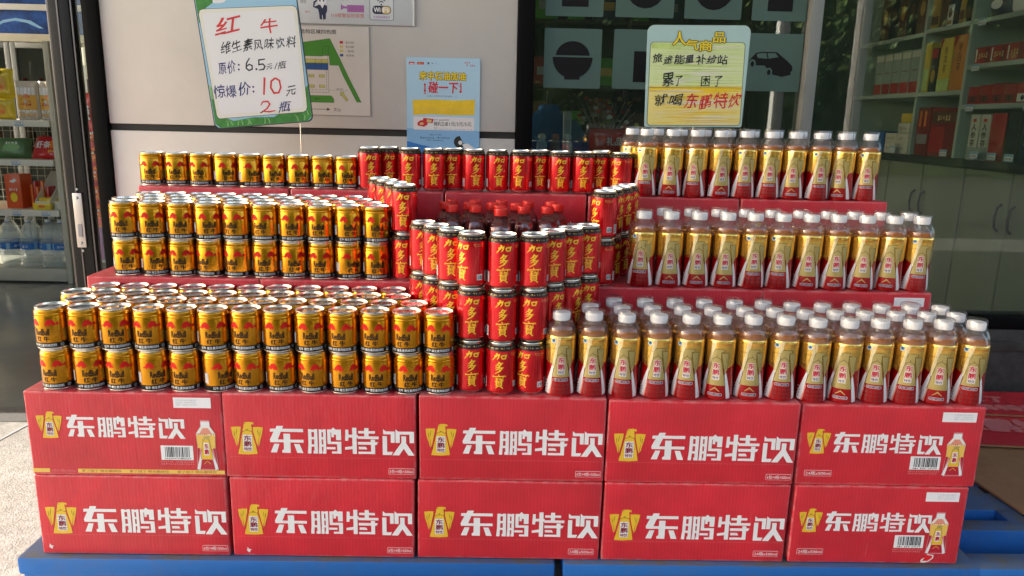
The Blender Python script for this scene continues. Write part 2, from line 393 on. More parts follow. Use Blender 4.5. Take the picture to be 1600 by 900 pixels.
class Mesh:
    """collects geometry of ONE object with material slots"""
    def __init__(self): self.bm = bmesh.new(); self.mats = []
    def mi(self, name):
        if name not in self.mats: self.mats.append(name)
        return self.mats.index(name)
    def box(self, m, x0, y0, z0, x1, y1, z1, bev=0., seg=2, M=None):
        t = bmesh.new(); bmesh.ops.create_cube(t, size=1)
        for v in t.verts: v.co = Vector(((x0+x1)/2+v.co.x*(x1-x0), (y0+y1)/2+v.co.y*(y1-y0), (z0+z1)/2+v.co.z*(z1-z0)))
        if bev: bmesh.ops.bevel(t, geom=t.edges[:], offset=bev, segments=seg, affect='EDGES', profile=.6)
        return self.merge(t, m, M, bool(bev))
    def merge(self, t, m, M=None, smooth=False):
        k = self.mi(m); mp = {}
        for v in t.verts: mp[v] = self.bm.verts.new(M @ v.co if M else v.co)
        for f in t.faces:
            g = self.bm.faces.new([mp[v] for v in f.verts]); g.material_index = k; g.smooth = smooth
        t.free(); return self
    def lathe(self, prof, seg=40, M=None, close=False, jit=None):
        """prof: (r, z, material) in metres, the material of the ring up to the next point"""
        rings = []
        for r, z, m in prof:
            if r < 1e-6: rings.append([self.bm.verts.new(M @ Vector((0, 0, z)) if M else (0, 0, z))]); continue
            ring = []
            for i in range(seg):
                a = 2*PI*i/seg; p = Vector((r*math.sin(a), -r*math.cos(a), z))
                if jit: p = jit(p)
                ring.append(self.bm.verts.new(M @ p if M else p))
            rings.append(ring)
        for k in range(len(prof)-1):
            a, b = rings[k], rings[k+1]; mi = self.mi(prof[k][2])
            for i in range(seg):
                j = (i+1) % seg
                q = [a[i % len(a)], a[j % len(a)], b[j % len(b)], b[i % len(b)]]
                q = [x for n_, x in enumerate(q) if x not in q[:n_]]
                if len(q) > 2:
                    f = self.bm.faces.new(q); f.material_index = mi; f.smooth = True
        return self
    def tube(self, m, pts, r, seg=8):
        P = [Vector(p) for p in pts]; rings = []
        for i, p in enumerate(P):
            d = (P[min(i+1, len(P)-1)]-P[max(i-1, 0)]).normalized()
            a = d.orthogonal().normalized() if i == 0 else (u-d*u.dot(d)).normalized()
            u = a; b = d.cross(a); rr = r[i] if isinstance(r, (list, tuple)) else r
            rings.append([self.bm.verts.new(p+(a*math.cos(2*PI*k/seg)+b*math.sin(2*PI*k/seg))*rr) for k in range(seg)])
        k0 = self.mi(m)
        for a, b in zip(rings, rings[1:]):
            for k in range(seg):
                f = self.bm.faces.new((a[k], a[(k+1) % seg], b[(k+1) % seg], b[k])); f.material_index = k0; f.smooth = True
        for rg, fl in ((rings[0], True), (rings[-1], False)):
            f = self.bm.faces.new(rg[::-1] if fl else rg); f.material_index = k0
        return self
    def prism(self, m, pts, fn, th, side=None):
        """outline (2-D) extruded by th: fn(x, y, d)"""
        k = self.mi(m); ks = self.mi(side or m); n = len(pts)
        a = [self.bm.verts.new(fn(x, y, 0)) for x, y in pts]; b = [self.bm.verts.new(fn(x, y, th)) for x, y in pts]
        for t in tessellate_polygon([[Vector((x, y, 0)) for x, y in pts]]):
            for s, rev in ((a, False), (b, True)):
                try: f = self.bm.faces.new([s[i] for i in (t if not rev else t[::-1])]); f.material_index = k if s is a else ks
                except ValueError: pass
        for i in range(n):
            f = self.bm.faces.new((a[i], a[(i+1) % n], b[(i+1) % n], b[i])); f.material_index = ks
        return self
    def art(self, art, fn, **kw): art.put(self.bm, self.mi, fn, **kw); return self
    def build(self, name, parent=None, loc=None, angle=35, fixn=False):
        if fixn: bmesh.ops.recalc_face_normals(self.bm, faces=self.bm.faces[:])
        me = bpy.data.meshes.new(name); self.bm.to_mesh(me); self.bm.free()
        for m in self.mats: me.materials.append(MATS[m])
        me.set_sharp_from_angle(angle=math.radians(angle))
        o = bpy.data.objects.new(name, me); COL.objects.link(o)
        if parent: o.parent = parent
        if loc: o.location = loc
        return o

def thing(name, label, cat, loc=(0, 0, 0), rz=0, group=None):
    o = bpy.data.objects.new(name, None); COL.objects.link(o); o.empty_display_size = .02
    o.location = loc; o.rotation_euler = (0, 0, rz)
    return tag(o, label, cat, group)
def tag(o, label, cat, group=None):
    o['label'] = label; o['category'] = cat
    if group: o['group'] = group
    return o
def struct(o): o['kind'] = 'structure'; return o
KIDS = {}
def remember(root):
    for o in COL.objects:
        if o.parent: KIDS.setdefault(o.parent.name, []).append(o)
def dup(root, loc, rz=0, label=None, group=None, cat=None, tilt=(0, 0)):
    r = root.copy(); COL.objects.link(r); r.location = loc; r.rotation_euler = (tilt[0], tilt[1], rz)
    if label: r['label'] = label
    if group: r['group'] = group
    for ch in KIDS.get(root.name, []):
        c = ch.copy(); COL.objects.link(c); c.parent = r
        for g in KIDS.get(ch.name, []):
            d = g.copy(); COL.objects.link(d); d.parent = c
    return r
class Maker:
    """first call moves the prototype itself, later calls copy it"""
    def __init__(self, root): self.root = root; self.used = False
    def put(self, loc, rz, label, group, tilt=(0, 0)):
        if not self.used:
            self.used = True; r = self.root; r.location = loc; r.rotation_euler = (tilt[0], tilt[1], rz)
            r['label'] = label; r['group'] = group; return r
        return dup(self.root, loc, rz, label, group, tilt=tilt)
ORD = ['', 'first', 'second', 'third', 'fourth', 'fifth', 'sixth', 'seventh', 'eighth', 'ninth', 'tenth', 'eleventh', 'twelfth', 'thirteenth', 'fourteenth', 'fifteenth']
def nth(i, n):
    if i == 0: return 'leftmost'
    if i == n-1: return 'rightmost'
    return (ORD[i+1]+' from left') if i+1 <= (n+1)//2 else (ORD[n-i]+' from right')
def front(x, y, d): return Vector((x, -d, y))           # artwork facing -Y


# ================================================================== the setting
GZ = -.15
m = Mesh(); m.box('concrete', -60, -70, GZ-.3, 60, 1.06, GZ)
a = Art()                                               # saw-cut joints and a few old stains in the slab
for k in range(-6, 7): a.line('print_grey', [(k*2400-1700, 1050), (k*2400-2300, -3900)], 7, 1)
for y in (-2600, -350): a.line('print_grey', [(-20000, y+40), (0, y), (20000, y-60)], 7, 2)
m.art(a, lambda x, y, d: Vector((x, y, GZ+d)), dl=.001); struct(m.build('ground'))
two_tone('asphalt', (.045, .045, .047), (.075, .073, .07), 60, .3, .7, .85, .5, 150, .003)
m = Mesh(); m.box('asphalt', -60, -70, GZ-.1, 60, -3.9, GZ+.004); struct(m.build('road'))  # unseen dark sheet added so the window mirrors less bright ground
m = Mesh(); m.box('dark_sill', -3.3, 1.06, GZ-.3, 6, 1.19, GZ+.006, .004); struct(m.build('door_sill'))  # darker strip between paving and shop floor
m = Mesh(); m.box('floor_tile', -9, 1.19, GZ-.3, 6, 6.4, GZ+.002); struct(m.build('shop_floor'))

def wall_panel():
    t = thing('clad_wall', 'pale cream panel wall with a dark horizontal joint behind the display', 'wall', (-.67, 1.1, GZ))
    m = Mesh(); m.box('cladding', -.675, 0, 1.058, .683, .10, 2.6, .004)
    r = random.Random(31); a = Art()                    # small chips, drips and grime near the joint
    for _ in range(46):
        x, z = r.uniform(-660, 670), 1060+abs(r.gauss(0, 160)); L_ = r.uniform(1, 7)
        a.line(r.choice(('paper', 'ink_lightgrey', 'paper_edge', 'paper')), [(x, z), (x+r.uniform(-2, 2), z+L_)], [r.uniform(.4, 1.6), .3], 1)
    m.art(a, front, dl=.0002); m.build('upper_panel', t)
    m = Mesh(); m.box('cladding_low', -.675, 0, 0, .683, .10, 1.036, .004); m.build('lower_panel', t)
    m = Mesh(); m.box('sealant', -.675, .012, 1.02, .683, .09, 1.07); m.build('joint', t)
wall_panel()
t = thing('door_jamb', 'black metal jamb at the left edge of the pale wall', 'door frame', (-1.371, 1.085, GZ))
m = Mesh(); m.box('black_alu', -.025, 0, 0, .025, .16, 2.55, .003); m.build('upright', t)
m = Mesh(); m.box('black_alu', -1.9, .02, 2.45, -.027, .14, 2.55, .003); m.build('head', t)
m = Mesh(); m.box('black_alu', -1.95, .02, 0, -1.903, .14, 2.55, .003); m.build('far_upright', t)

# sliding door leaf
t = thing('sliding_door', 'open black framed sliding glass door beside the pale wall', 'door', (-1.57, 1.27, GZ))
m = Mesh(); m.box('dark_alu', -.036, 0, 0, .036, .045, 2.4, .004)
m.box('edge_alu', -.044, .004, 0, -.0365, .041, 2.4, .002); m.box('edge_alu', .0365, .004, 0, .044, .041, 2.4, .002)
m.box('edge_alu', -.006, -.0035, 0, -.001, -.0005, 2.4); m.build('stile', t)
m = Mesh(); m.box('door_glass', .046, .018, .1, .40, .024, 2.35); m.build('glass_pane', t)
m = Mesh(); m.box('dark_alu', .046, .003, 0, .40, .042, .098, .003); m.build('bottom_rail', t)
lp = Mesh(); lp.box('steel_plate', -.016, -.008, .605, .018, -.0005, .805, .003); lp = lp.build('lock_plate', t)
m = Mesh(); m.box('print_grey', -.006, -.0105, .645, .010, -.0085, .692, .001); m.build('lock_slot', lp)
for z in (.592, .622, .788, .818):
    m = Mesh(); m.lathe([(0, .003, 'screw'), (.004, .0025, 'screw'), (.0055, 0, 'screw')], 12, Matrix.Translation((.001, -.0085 if .6 < z < .81 else -.001, z)) @ Matrix.Rotation(PI/2, 4, 'X'))
    m.build('screw', lp)

# shop window to the right
t = thing('shop_window', 'large dark shop window with grey frosted picture squares', 'window', (.042, 1.1, GZ))
def part(name, mt, x0, y0, z0, x1, y1, z1, bev=.003, parent=None):
    m = Mesh(); m.box(mt, x0, y0, z0, x1, y1, z1, bev); return m.build(name, parent or t)
part('frame', 'black_alu', -.027, -.012, .44, .028, .12, 2.6)
part('frame', 'black_alu', .030, 0, .40, 4.4, .10, .445)
part('frame', 'black_alu', .030, 0, 2.5, 4.4, .10, 2.6)
part('mullion', 'grey_alu', .935, -.004, .447, .975, .07, 2.498)
part('glass_pane', 'window_glass', .030, .030, .447, .933, .036, 2.498, 0)
part('glass_pane', 'window_glass', .977, .030, .447, 4.4, .036, 2.498, 0)
def sticker(x0, x1, z0, z1, pic):
    """frosted square with its picture cut out (built as a frosted sheet and a dark silhouette on it)"""
    a = Art(); s = 1000; w_, h_ = (x1-x0)*s, (z1-z0)*s
    a.rrect('frost', 0, 0, w_, h_, 5, 0)
    pic(a, w_, h_)
    m = Mesh(); ox, oz = x0-.042, z0-GZ
    m.art(a, lambda x, y, d: Vector((ox+x, .0295-d, oz+y)), dl=.0006); m.build('frosted_sticker', t)
D = 'print_black'
def bowl(a, w_, h_):
    cx, cy = w_*.5, h_*.49
    a.ell(D, cx, cy+8, 57, 50, 1, 20, 4, 176); a.rect('frost', cx-70, cy+7, cx+70, cy+12, 2)
    a.ell(D, cx, cy+6, 67, 68, 1, 24, 180, 360); a.rect(D, cx-26, cy-66, cx+26, cy-56, 1)
def cup(a, w_, h_):
    a.poly(D, [(w_*.36, h_*.12), (w_*.72, h_*.12), (w_*.84, h_*.64), (w_*.36, h_*.64)]); a.line(D, [(w_*.6, h_*.64), (w_*.72, h_*.92)], 9)
def car(a, w_, h_):
    a.poly(D, [(4, 96), (10, 106), (26, 124), (44, 128), (96, 128), (112, 116), (134, 100), (152, 84), (154, 70), (148, 64), (150, 56), (120, 48), (104, 52), (72, 58), (70, 72), (58, 84), (22, 84), (8, 88)])
    a.poly('frost', [(28, 120), (44, 124), (60, 124), (66, 106), (32, 108)], 2); a.poly('frost', [(64, 124), (92, 124), (102, 112), (70, 106)], 2)
    for x, y in ((16, 88), (74, 62)): a.ell('frost', x, y, 12, 15, 2); a.ell(D, x, y, 6, 9, 3)
def block(a, w_, h_): a.rect(D, w_*.28, h_*.16, w_*.74, h_*.7)
def pump(a, w_, h_): a.ell(D, w_*.5, h_*.55, w_*.36, h_*.4)
sticker(.104, .296, 1.058, 1.250, bowl); sticker(.336, .53, 1.060, 1.252, cup); sticker(.79, .972, 1.063, 1.250, car)
sticker(.104, .296, 1.288, 1.48, block); sticker(.336, .53, 1.290, 1.48, pump); sticker(.79, .972, 1.290, 1.48, block)
sticker(.565, .755, 1.290, 1.48, pump); sticker(.565, .755, 1.060, 1.252, bowl)
t = thing('window_plinth', 'dark stone plinth under the shop window', 'wall', (2.2, 1.1, GZ))
part('stone_face', 'plinth_stone', -2.158, 0, 0, 2.3, .12, .398)
part('top_ledge', 'plinth_stone', -2.158, -.012, .32, 2.3, -.001, .355, .002)
t = thing('fascia', 'pale fascia over the shop front', 'wall', (0, 1.1, GZ))
part('fascia_panel', 'cladding', -5.1, 0, 2.602, 4.45, .15, 3.6)
t = thing('shop_wall', 'pale side and back walls inside the dim shop', 'wall', (0, 6.4, GZ))
part('back_wall', 'wall_white', -5.1, 0, 0, 4.45, .1, 3.2, 0); part('side_wall', 'wall_white', 2.66, -5.1, 0, 2.76, -.002, 3.2, 0)
part('side_wall', 'wall_white', -5.1, -5.2, 0, -5.0, -3.08, 3.2, 0); part('side_wall', 'wall_white', -5.1, -1.95, .351, -5.0, -.002, 2.749, 0); part('side_wall', 'wall_white', -5.1, -3.079, 2.75, -5.0, -.002, 3.2, 0); part('side_wall', 'wall_white', -5.1, -3.079, 0, -5.0, -.002, .35, 0)
for y in (-2.6, -2.2): part('sun_gap_post', 'grey_alu', -5.07, y, .351, -5.03, y+.06, 2.749)  # posts in an unseen wall opening added to bring sun onto the shelf
part('ceiling', 'ceiling_white', -4.999, -5.15, 2.9, 2.655, -.002, 3.0, 0)
t = thing('storefront_wall', 'pale shop front wall left of the doorway', 'wall', (-6.2, 1.1, GZ))
part('clad_panel', 'cladding', 1.1, 0, 0, 1.4, .1, 2.6); part('clad_panel', 'cladding', 2.6, 0, 0, 2.86, .1, 2.6)
part('glass_pane', 'door_glass', 1.402, .03, .45, 2.598, .036, 2.6, 0); part('sill_wall', 'cladding', 1.402, 0, 0, 2.598, .1, .448)  # unseen pane put here to let more daylight into the shop

# forecourt out of view: canopy and hedge added for the light, posts and trees mirrored
t = thing('unseen_canopy', 'unseen broad white forecourt canopy, sized to shade the display', 'canopy', (0, 1, 3.45))
part('soffit', 'canopy_white', -8.75, -4.2, 0, 9, .08, .06, .01); part('fascia_band', 'canopy_white', -8.8, -4.26, -.05, 9.05, -4.205, .5, .01)  # out of view; edges placed where its shade should end
part('fascia_band', 'canopy_white', -8.81, -4.2, -.05, -8.755, .08, .5, .01)
for k, x in enumerate((3.09, 3.98, -7.5)):
    t = thing('canopy_column', ['white canopy column mirrored as the left pale strip in the window', 'white canopy column mirrored as the right pale strip in the window', 'white canopy column at the sunny end of the forecourt'][k], 'column', (x, -5.0, GZ))
    part('shaft', 'paint_white', -.06, -.06, .35, .06, .06, 3.6, .006); part('base', 'cab_gap', -.1, -.1, 0, .1, .1, .348, .01)
def hedge():  # unseen; added to keep bright low sky out of the glass
    from mathutils import noise
    t = thing('hedge', 'unseen dark hedge added across the road to screen low sky from the window', 'hedge', (0, -14.5, GZ)); m = Mesh(); k = m.mi('leaf'); r = random.Random(8)
    nx, nz = 220, 26; g = []
    for j in range(nz+1):
        row = []
        for i in range(nx+1):
            x = -7+35*i/nx; u = j/nz; z = 5.2*min(1, u*1.25)*(.86+.3*noise.noise(Vector((x*.35, 3, 0)))); y = -max(0, u-.8)*9+1.1*noise.noise(Vector((x*.7, z*.8, 1)))+.35*noise.noise(Vector((x*2.4, z*2.4, 5)))
            row.append(m.bm.verts.new((x, -y if False else y, z)))
        g.append(row)
    for j in range(nz):
        for i in range(nx):
            f = m.bm.faces.new((g[j][i], g[j][i+1], g[j+1][i+1], g[j+1][i])); f.material_index = k; f.smooth = True
    for _ in range(16000):
        v = g[r.randrange(nz)][r.randrange(nx)].co; p = v+Vector((r.uniform(-.15, .15), r.uniform(.02, .3), r.uniform(-.12, .12)))
        d = Vector((r.gauss(0, 1), r.gauss(.6, 1), r.gauss(0, 1))).normalized(); u = d.orthogonal().normalized(); w_ = d.cross(u); q = r.uniform(.05, .11)
        f = m.bm.faces.new([m.bm.verts.new(p+u*q), m.bm.verts.new(p+w_*q*.5), m.bm.verts.new(p-u*q), m.bm.verts.new(p-w_*q*.5)]); f.material_index = k
    m.build('foliage', t)
hedge()
def tree(x, y, h, seed, label):
    r = random.Random(seed); t = thing('broadleaf_tree', label, 'tree', (x, y, GZ), group='trees across the road')
    m = Mesh(); m.tube('bark', [(0, 0, 0), (.1, .05, h*.25), (-.05, 0, h*.55), (0, .1, h*.8)], [.22, .17, .11, .04], 10)
    for k in range(7):
        a = r.uniform(0, 6.3); z = h*r.uniform(.3, .6); L = h*r.uniform(.2, .32)
        m.tube('bark', [(0, 0, z), (math.cos(a)*L*.5, math.sin(a)*L*.5, z+L*.4), (math.cos(a)*L, math.sin(a)*L, z+L*.7)], [.07, .05, .02], 6)
    m.build('trunk', t)
    m = Mesh(); k = m.mi('leaf')
    cl = [(Vector((r.gauss(0, h*.2), r.gauss(0, h*.2), h*r.uniform(.38, .98))), h*r.uniform(.08, .16)) for _ in range(26)]
    for _ in range(9000):
        c, s = r.choice(cl); p = c+Vector((r.gauss(0, s), r.gauss(0, s), r.gauss(0, s*.8)))
        d = Vector((r.gauss(0, 1), r.gauss(0, 1), r.gauss(0, 1))).normalized(); u = d.orthogonal().normalized(); v = d.cross(u); q = r.uniform(.05, .10)
        f = m.bm.faces.new([m.bm.verts.new(p+u*q), m.bm.verts.new(p+v*q*.5), m.bm.verts.new(p-u*q), m.bm.verts.new(p-v*q*.5)]); f.material_index = k
    m.build('crown', t)
for a in ((1.5, -15.5, 6.5, 1, 'round tree mirrored beside the grey window bar'), (6.5, -15, 7.5, 2, 'tall tree mirrored in the right window pane'), (12, -17, 8, 3, 'broad tree across the road at the far right'),
          ): tree(*a)

# plastic pallets
def pallet(x0, x1, label, notch):
    t = thing('plastic_pallet', label, 'pallet', ((x0+x1)/2, .4, GZ), group='blue pallets under the cartons')
    c = (x0+x1)/2; m = Mesh(); b = .008
    X = lambda v: v-c
    if not notch: m.box('pallet_blue', X(x0), -.415, .106, X(x1), .6, .148, b)
    else:
        a = 1.055
        m.box('pallet_blue', X(x0), -.415, .106, X(a), .6, .148, b)
        m.box('pallet_blue', X(a)-.01, -.415, .106, X(x1), -.348, .1478, b)
        m.box('pallet_blue', X(a)-.01, -.25, .06, X(x1), -.198, .1476, b)
        m.box('pallet_blue', X(1.255), -.21, .106, X(x1), -.14, .1474, b)
        m.box('pallet_blue', X(a)-.01, -.15, .06, X(x1), .6, .1472, b)
        m.box('pallet_blue', X(1.34), -.355, .05, X(x1), -.24, .1470, .02)
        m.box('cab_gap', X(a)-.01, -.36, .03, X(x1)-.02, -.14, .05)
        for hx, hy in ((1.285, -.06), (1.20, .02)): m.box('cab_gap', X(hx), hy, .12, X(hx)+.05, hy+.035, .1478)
    m.box('pallet_blue', X(x0)+.01, -.412, .092, X(x1)-.01, -.38, .108, .004)
    m.build('deck', t)
    n = 3
    for i in range(n):
        for j in range(3):
            px = X(x0)+.07+i*((x1-x0-.29)/(n-1)); py = -.39+j*.42
            l = Mesh(); l.box('pallet_blue', px, py, 0, px+.15, py+.13, .105, .012)
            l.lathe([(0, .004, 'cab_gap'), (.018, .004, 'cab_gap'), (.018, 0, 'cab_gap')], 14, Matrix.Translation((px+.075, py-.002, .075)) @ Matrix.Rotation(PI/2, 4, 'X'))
            l.build('foot', t)
    for j in range(3):
        l = Mesh(); l.box('pallet_blue', X(x0)+.05, -.38+j*.42, .0, X(x1)-.05, -.28+j*.42, .018, .004); l.build('skid', t)
pallet(-1.072, .101, 'blue plastic pallet under the left cartons with sunlight on its end', False)
pallet(.119, 1.52, 'blue plastic pallet under the right cartons with open hand slots', True)

# flattened cartons on the floor at the right
def sheet(name, label, pts, z, th, mt, art=None, grp=None, rot=0):
    cx = sum(p[0] for p in pts)/len(pts); cy = sum(p[1] for p in pts)/len(pts)
    m = Mesh(); m.prism(mt, [(x-cx, y-cy) for x, y in pts][::-1], lambda x, y, d: Vector((x, y, th-d)), th, 'cardboard')
    if art: m.art(art, lambda x, y, d: Vector((x*math.cos(rot)-y*math.sin(rot), x*math.sin(rot)+y*math.cos(rot), th+d)), dl=.0004)
    return tag(m.build(name, None, (cx, cy, z), fixn=False), label, 'flat carton', grp)
g = 'flattened cartons on the floor'
a = Art(); a.text('faint_pink', '东鹏特饮', -260, -60, 180, 60, bold=.05)
sheet('flat_carton', 'brown flattened carton lying lowest beside the pallet', [(1.42, .30), (2.0, .28), (2.05, .72), (1.38, .76)], GZ+.004, .006, 'cardboard', None, g)
sheet('flat_carton', 'brown carton flap under the red flattened cartons', [(1.31, .20), (1.95, .16), (1.98, .70), (1.50, .73), (1.285, .43)], .001, .006, 'cardboard', None, g)
sheet('flat_carton', 'red flattened carton with large white lettering, lower of two', [(1.30, .62), (2.02, .56), (2.12, .90), (1.33, .93)], .014, .006, 'carton_red', a, g, -.08)
a = Art(); a.text('faint_pink', '累了困了', -300, 0, 40, 60, bold=.05); a.text('faint_pink', '喝东鹏特饮', -300, -80, 140, -20, bold=.05)
sheet('flat_carton', 'red flattened carton with two lines of lettering, topmost against the plinth', [(1.34, .86), (2.05, .80), (2.10, 1.05), (1.36, 1.06)], .022, .006, 'carton_red', a, g, -.05)
m = Mesh(); m.box('cardboard', 0, 0, 0, .75, .86, .148, .006); tag(m.build('carton_stack', None, (1.525, .20, GZ), fixn=False), 'low brown carton pile carrying the flattened red cartons', 'carton', None)

# ================================================================== cartons
EAGLE_L = [(75, 188), (110, 184), (153, 184), (150, 215), (135, 290), (122, 355), (108, 342), (97, 300), (84, 250)]
EAGLE_R = [(247, 186), (290, 184), (328, 188), (318, 240), (304, 300), (296, 330), (280, 358), (268, 310), (250, 230)]
EAGLE_B = [(186, 145), (222, 142), (255, 148), (252, 166), (234, 160), (240, 205), (258, 300), (275, 415), (200, 422), (122, 418), (142, 310), (160, 225), (172, 195), (178, 158)]
LOGO = [
 # dong
 [(436, 172), (488, 172), (479, 196), (645, 196), (645, 222), (467, 222), (441, 288), (645, 288), (645, 312), (382, 312), (378, 290), (410, 222), (380, 222), (384, 196), (427, 196)],
 [(487, 238), (540, 238), (540, 402), (474, 402), (470, 384), (487, 370)], [(412, 325), (453, 325), (430, 400), (380, 400)], [(568, 325), (612, 325), (641, 402), (592, 402)],
 # peng
 [(684, 196), (710, 196), (710, 300), (704, 404), (676, 404), (683, 330)], [(730, 196), (757, 196), (757, 404), (722, 404), (722, 380), (730, 380)],
 [(710, 200), (730, 200), (730, 220), (710, 220)], [(710, 262), (730, 262), (730, 282), (710, 282)], [(708, 325), (730, 325), (730, 345), (708, 345)],
 [(768, 196), (790, 196), (790, 404), (764, 404), (768, 330)], [(802, 196), (824, 196), (824, 404), (796, 404), (796, 380), (802, 380)],
 [(790, 200), (802, 200), (802, 220), (790, 220)], [(790, 262), (802, 262), (802, 282), (790, 282)], [(790, 325), (802, 325), (802, 345), (790, 345)],
 [(868, 196), (884, 178), (902, 196), (945, 196), (945, 286), (905, 286), (905, 240), (888, 240), (888, 262), (868, 262), (868, 222), (862, 222), (862, 300), (945, 300), (945, 402), (868, 402), (868, 384), (912, 384), (912, 322), (835, 322), (835, 196)], [(828, 346), (898, 346), (898, 366), (828, 366)],
 # te
 [(980, 196), (1004, 196), (1004, 238), (1034, 238), (1034, 178), (1068, 178), (1068, 238), (1078, 238), (1078, 262), (1068, 262), (1068, 402), (1034, 402), (1034, 362), (974, 368), (974, 346), (1034, 336), (1034, 262), (1004, 262), (1000, 290), (976, 290)],
 [(1130, 180), (1164, 180), (1164, 205), (1215, 205), (1215, 226), (1164, 226), (1164, 250), (1244, 250), (1244, 273), (1076, 273), (1076, 250), (1130, 250), (1130, 226), (1082, 226), (1082, 205), (1130, 205)],
 [(1180, 278), (1214, 278), (1214, 298), (1240, 298), (1228, 322), (1214, 322), (1214, 402), (1080, 402), (1080, 382), (1182, 382), (1182, 322), (1078, 322), (1078, 298), (1180, 298)], [(1084, 340), (1140, 340), (1152, 362), (1084, 362)],
 # yin
 [(1280, 186), (1302, 205), (1372, 205), (1372, 302), (1340, 302), (1340, 230), (1280, 230)], [(1275, 245), (1310, 245), (1310, 380), (1356, 380), (1345, 408), (1275, 408)],
 [(1378, 186), (1400, 205), (1526, 205), (1526, 302), (1490, 302), (1490, 230), (1412, 230), (1412, 302), (1378, 302)], [(1425, 245), (1462, 245), (1462, 305), (1530, 410), (1480, 410), (1443, 352), (1406, 410), (1352, 410), (1425, 300)],
]
def logo(a, ox, oy, s, eagle_x=0):
    """eagle and the four big characters; s = mm per drawing unit, (ox, oy) = where drawing point (0, 0) lies"""
    T = lambda P, dx=0: [(ox+(x+dx)*s, oy-y*s) for x, y in P]
    for p in (EAGLE_L, EAGLE_R, EAGLE_B): a.poly('logo_yellow', T(p, eagle_x), 1)
    for q in ([(165, 212), (150, 270), (128, 372)], [(236, 212), (252, 270), (276, 372)]): a.line('carton_red', T(q, eagle_x), [5*s, 8*s, 9*s], 2)
    for q in ([(92, 262), (104, 330), (110, 350)], [(106, 250), (116, 318), (122, 356)], [(311, 255), (300, 318), (296, 338)], [(296, 250), (286, 316), (281, 352)]): a.line('carton_red', T(q, eagle_x), [.6*s, 4*s, 5.5*s], 2)
    for q in ([(160, 228), (185, 218), (201, 204), (217, 218), (240, 226)], [(201, 204), (201, 222)], [(97, 222), (100, 262)], [(120, 205), (112, 250)], [(304, 222), (300, 262)], [(284, 210), (290, 250)], [(180, 158), (192, 156)]):
        a.line('logo_brown', T(q, eagle_x), 3*s, 2)
    P = T([(165, 392), (236, 252)], eagle_x); a.rrect('logo_white', P[0][0], P[0][1], P[1][0], P[1][1], 4*s, 2)
    P = T([(170, 352), (232, 256)], eagle_x); a.text('logo_maroon', '东', P[0][0], (P[0][1]+P[1][1])/2+s, P[1][0], P[1][1], 3, .03); a.text('logo_maroon', '鹏', P[0][0], P[0][1], P[1][0], (P[0][1]+P[1][1])/2-s, 3, .03)
    P = T([(170, 388), (232, 358)], eagle_x); a.text('logo_maroon', '特饮', P[0][0], P[0][1], P[1][0], P[1][1], 3, .03)
    for p in LOGO: a.poly('logo_white', T(p), 1)
def mini_bottle(a, x0, y0, x1, y1):
    """picture of a bottle printed on the box"""
    X = lambda u: x0+(x1-x0)*u; Y = lambda v: y0+(y1-y0)*v; P = lambda q: [(X(u), Y(v)) for u, v in q]
    a.poly('faint_pink', P([(.05, 0), (.95, 0), (.98, .15), (.9, .5), (.95, .72), (.72, .88), (.7, 1), (.3, 1), (.28, .88), (.05, .72), (.1, .5), (.02, .15)]), 1)
    a.poly('sign_cream', P([(.08, .7), (.92, .7), (.92, .74), (.7, .87), (.3, .87), (.08, .74)]), 2); a.poly('film_salmon', P([(.2, .72), (.8, .72), (.62, .84), (.38, .84)]), 3)
    a.rect('logo_white', X(.3), Y(.87), X(.7), Y(.97), 2); a.line('print_grey', P([(.05, .72), (.1, .5), (.02, .15), (.05, 0), (.95, 0), (.98, .15), (.9, .5), (.95, .72), (.72, .88), (.7, 1), (.3, 1), (.28, .88)]), .5, 5, True)
    a.poly('band_yellow', P([(.09, .42), (.91, .42), (.93, .71), (.07, .71)]), 2); a.poly('film_olive', P([(.42, .68), (.7, .68), (.62, .64), (.62, .58), (.5, .63), (.38, .58)]), 4); a.poly('film_crimson', P([(.08, .44), (.2, .44), (.06, .12)]), 3); a.poly('film_crimson', P([(.92, .44), (.8, .44), (.94, .12)]), 3)
    a.poly('logo_yellow', P([(.36, .62), (.64, .62), (.78, .22), (.22, .22)]), 3); a.line('film_line', P([(.36, .62), (.22, .22)]), .5, 4); a.line('film_line', P([(.64, .62), (.78, .22)]), .5, 4)
    a.poly('logo_white', P([(.28, .4), (.34, .36), (.14, 0), (.0, .02)]), 3); a.poly('logo_white', P([(.72, .4), (.66, .36), (.84, 0), (1, .02)]), 3)
    a.poly('film_crimson', P([(.24, .21), (.76, .21), (.84, .02), (.16, .02)]), 4); a.line('logo_yellow', P([(.34, .12), (.5, .18), (.66, .12)]), 1, 5)
    a.rect('logo_white', X(.38), Y(.3), X(.62), Y(.55), 4); a.text('film_crimson', '东鹏', X(.4), Y(.31), X(.6), Y(.54), 5, .04, vert=True)
    a.dashes('film_orange', X(.1), Y(.7), X(.9), Y(.74), 8, 4)
def pack_mark(a, s, x0, y0, x1, y1):
    a.rrect('logo_white', x0, y0, x1, y1, 2.2, 0); a.rrect('carton_red', x0+.6, y0+.6, x1-.6, y1-.6, 1.8, 1); a.text('logo_white', s, x0+2.6, y0+2.8, x1-2.6, y1-2.8, 2, .0)
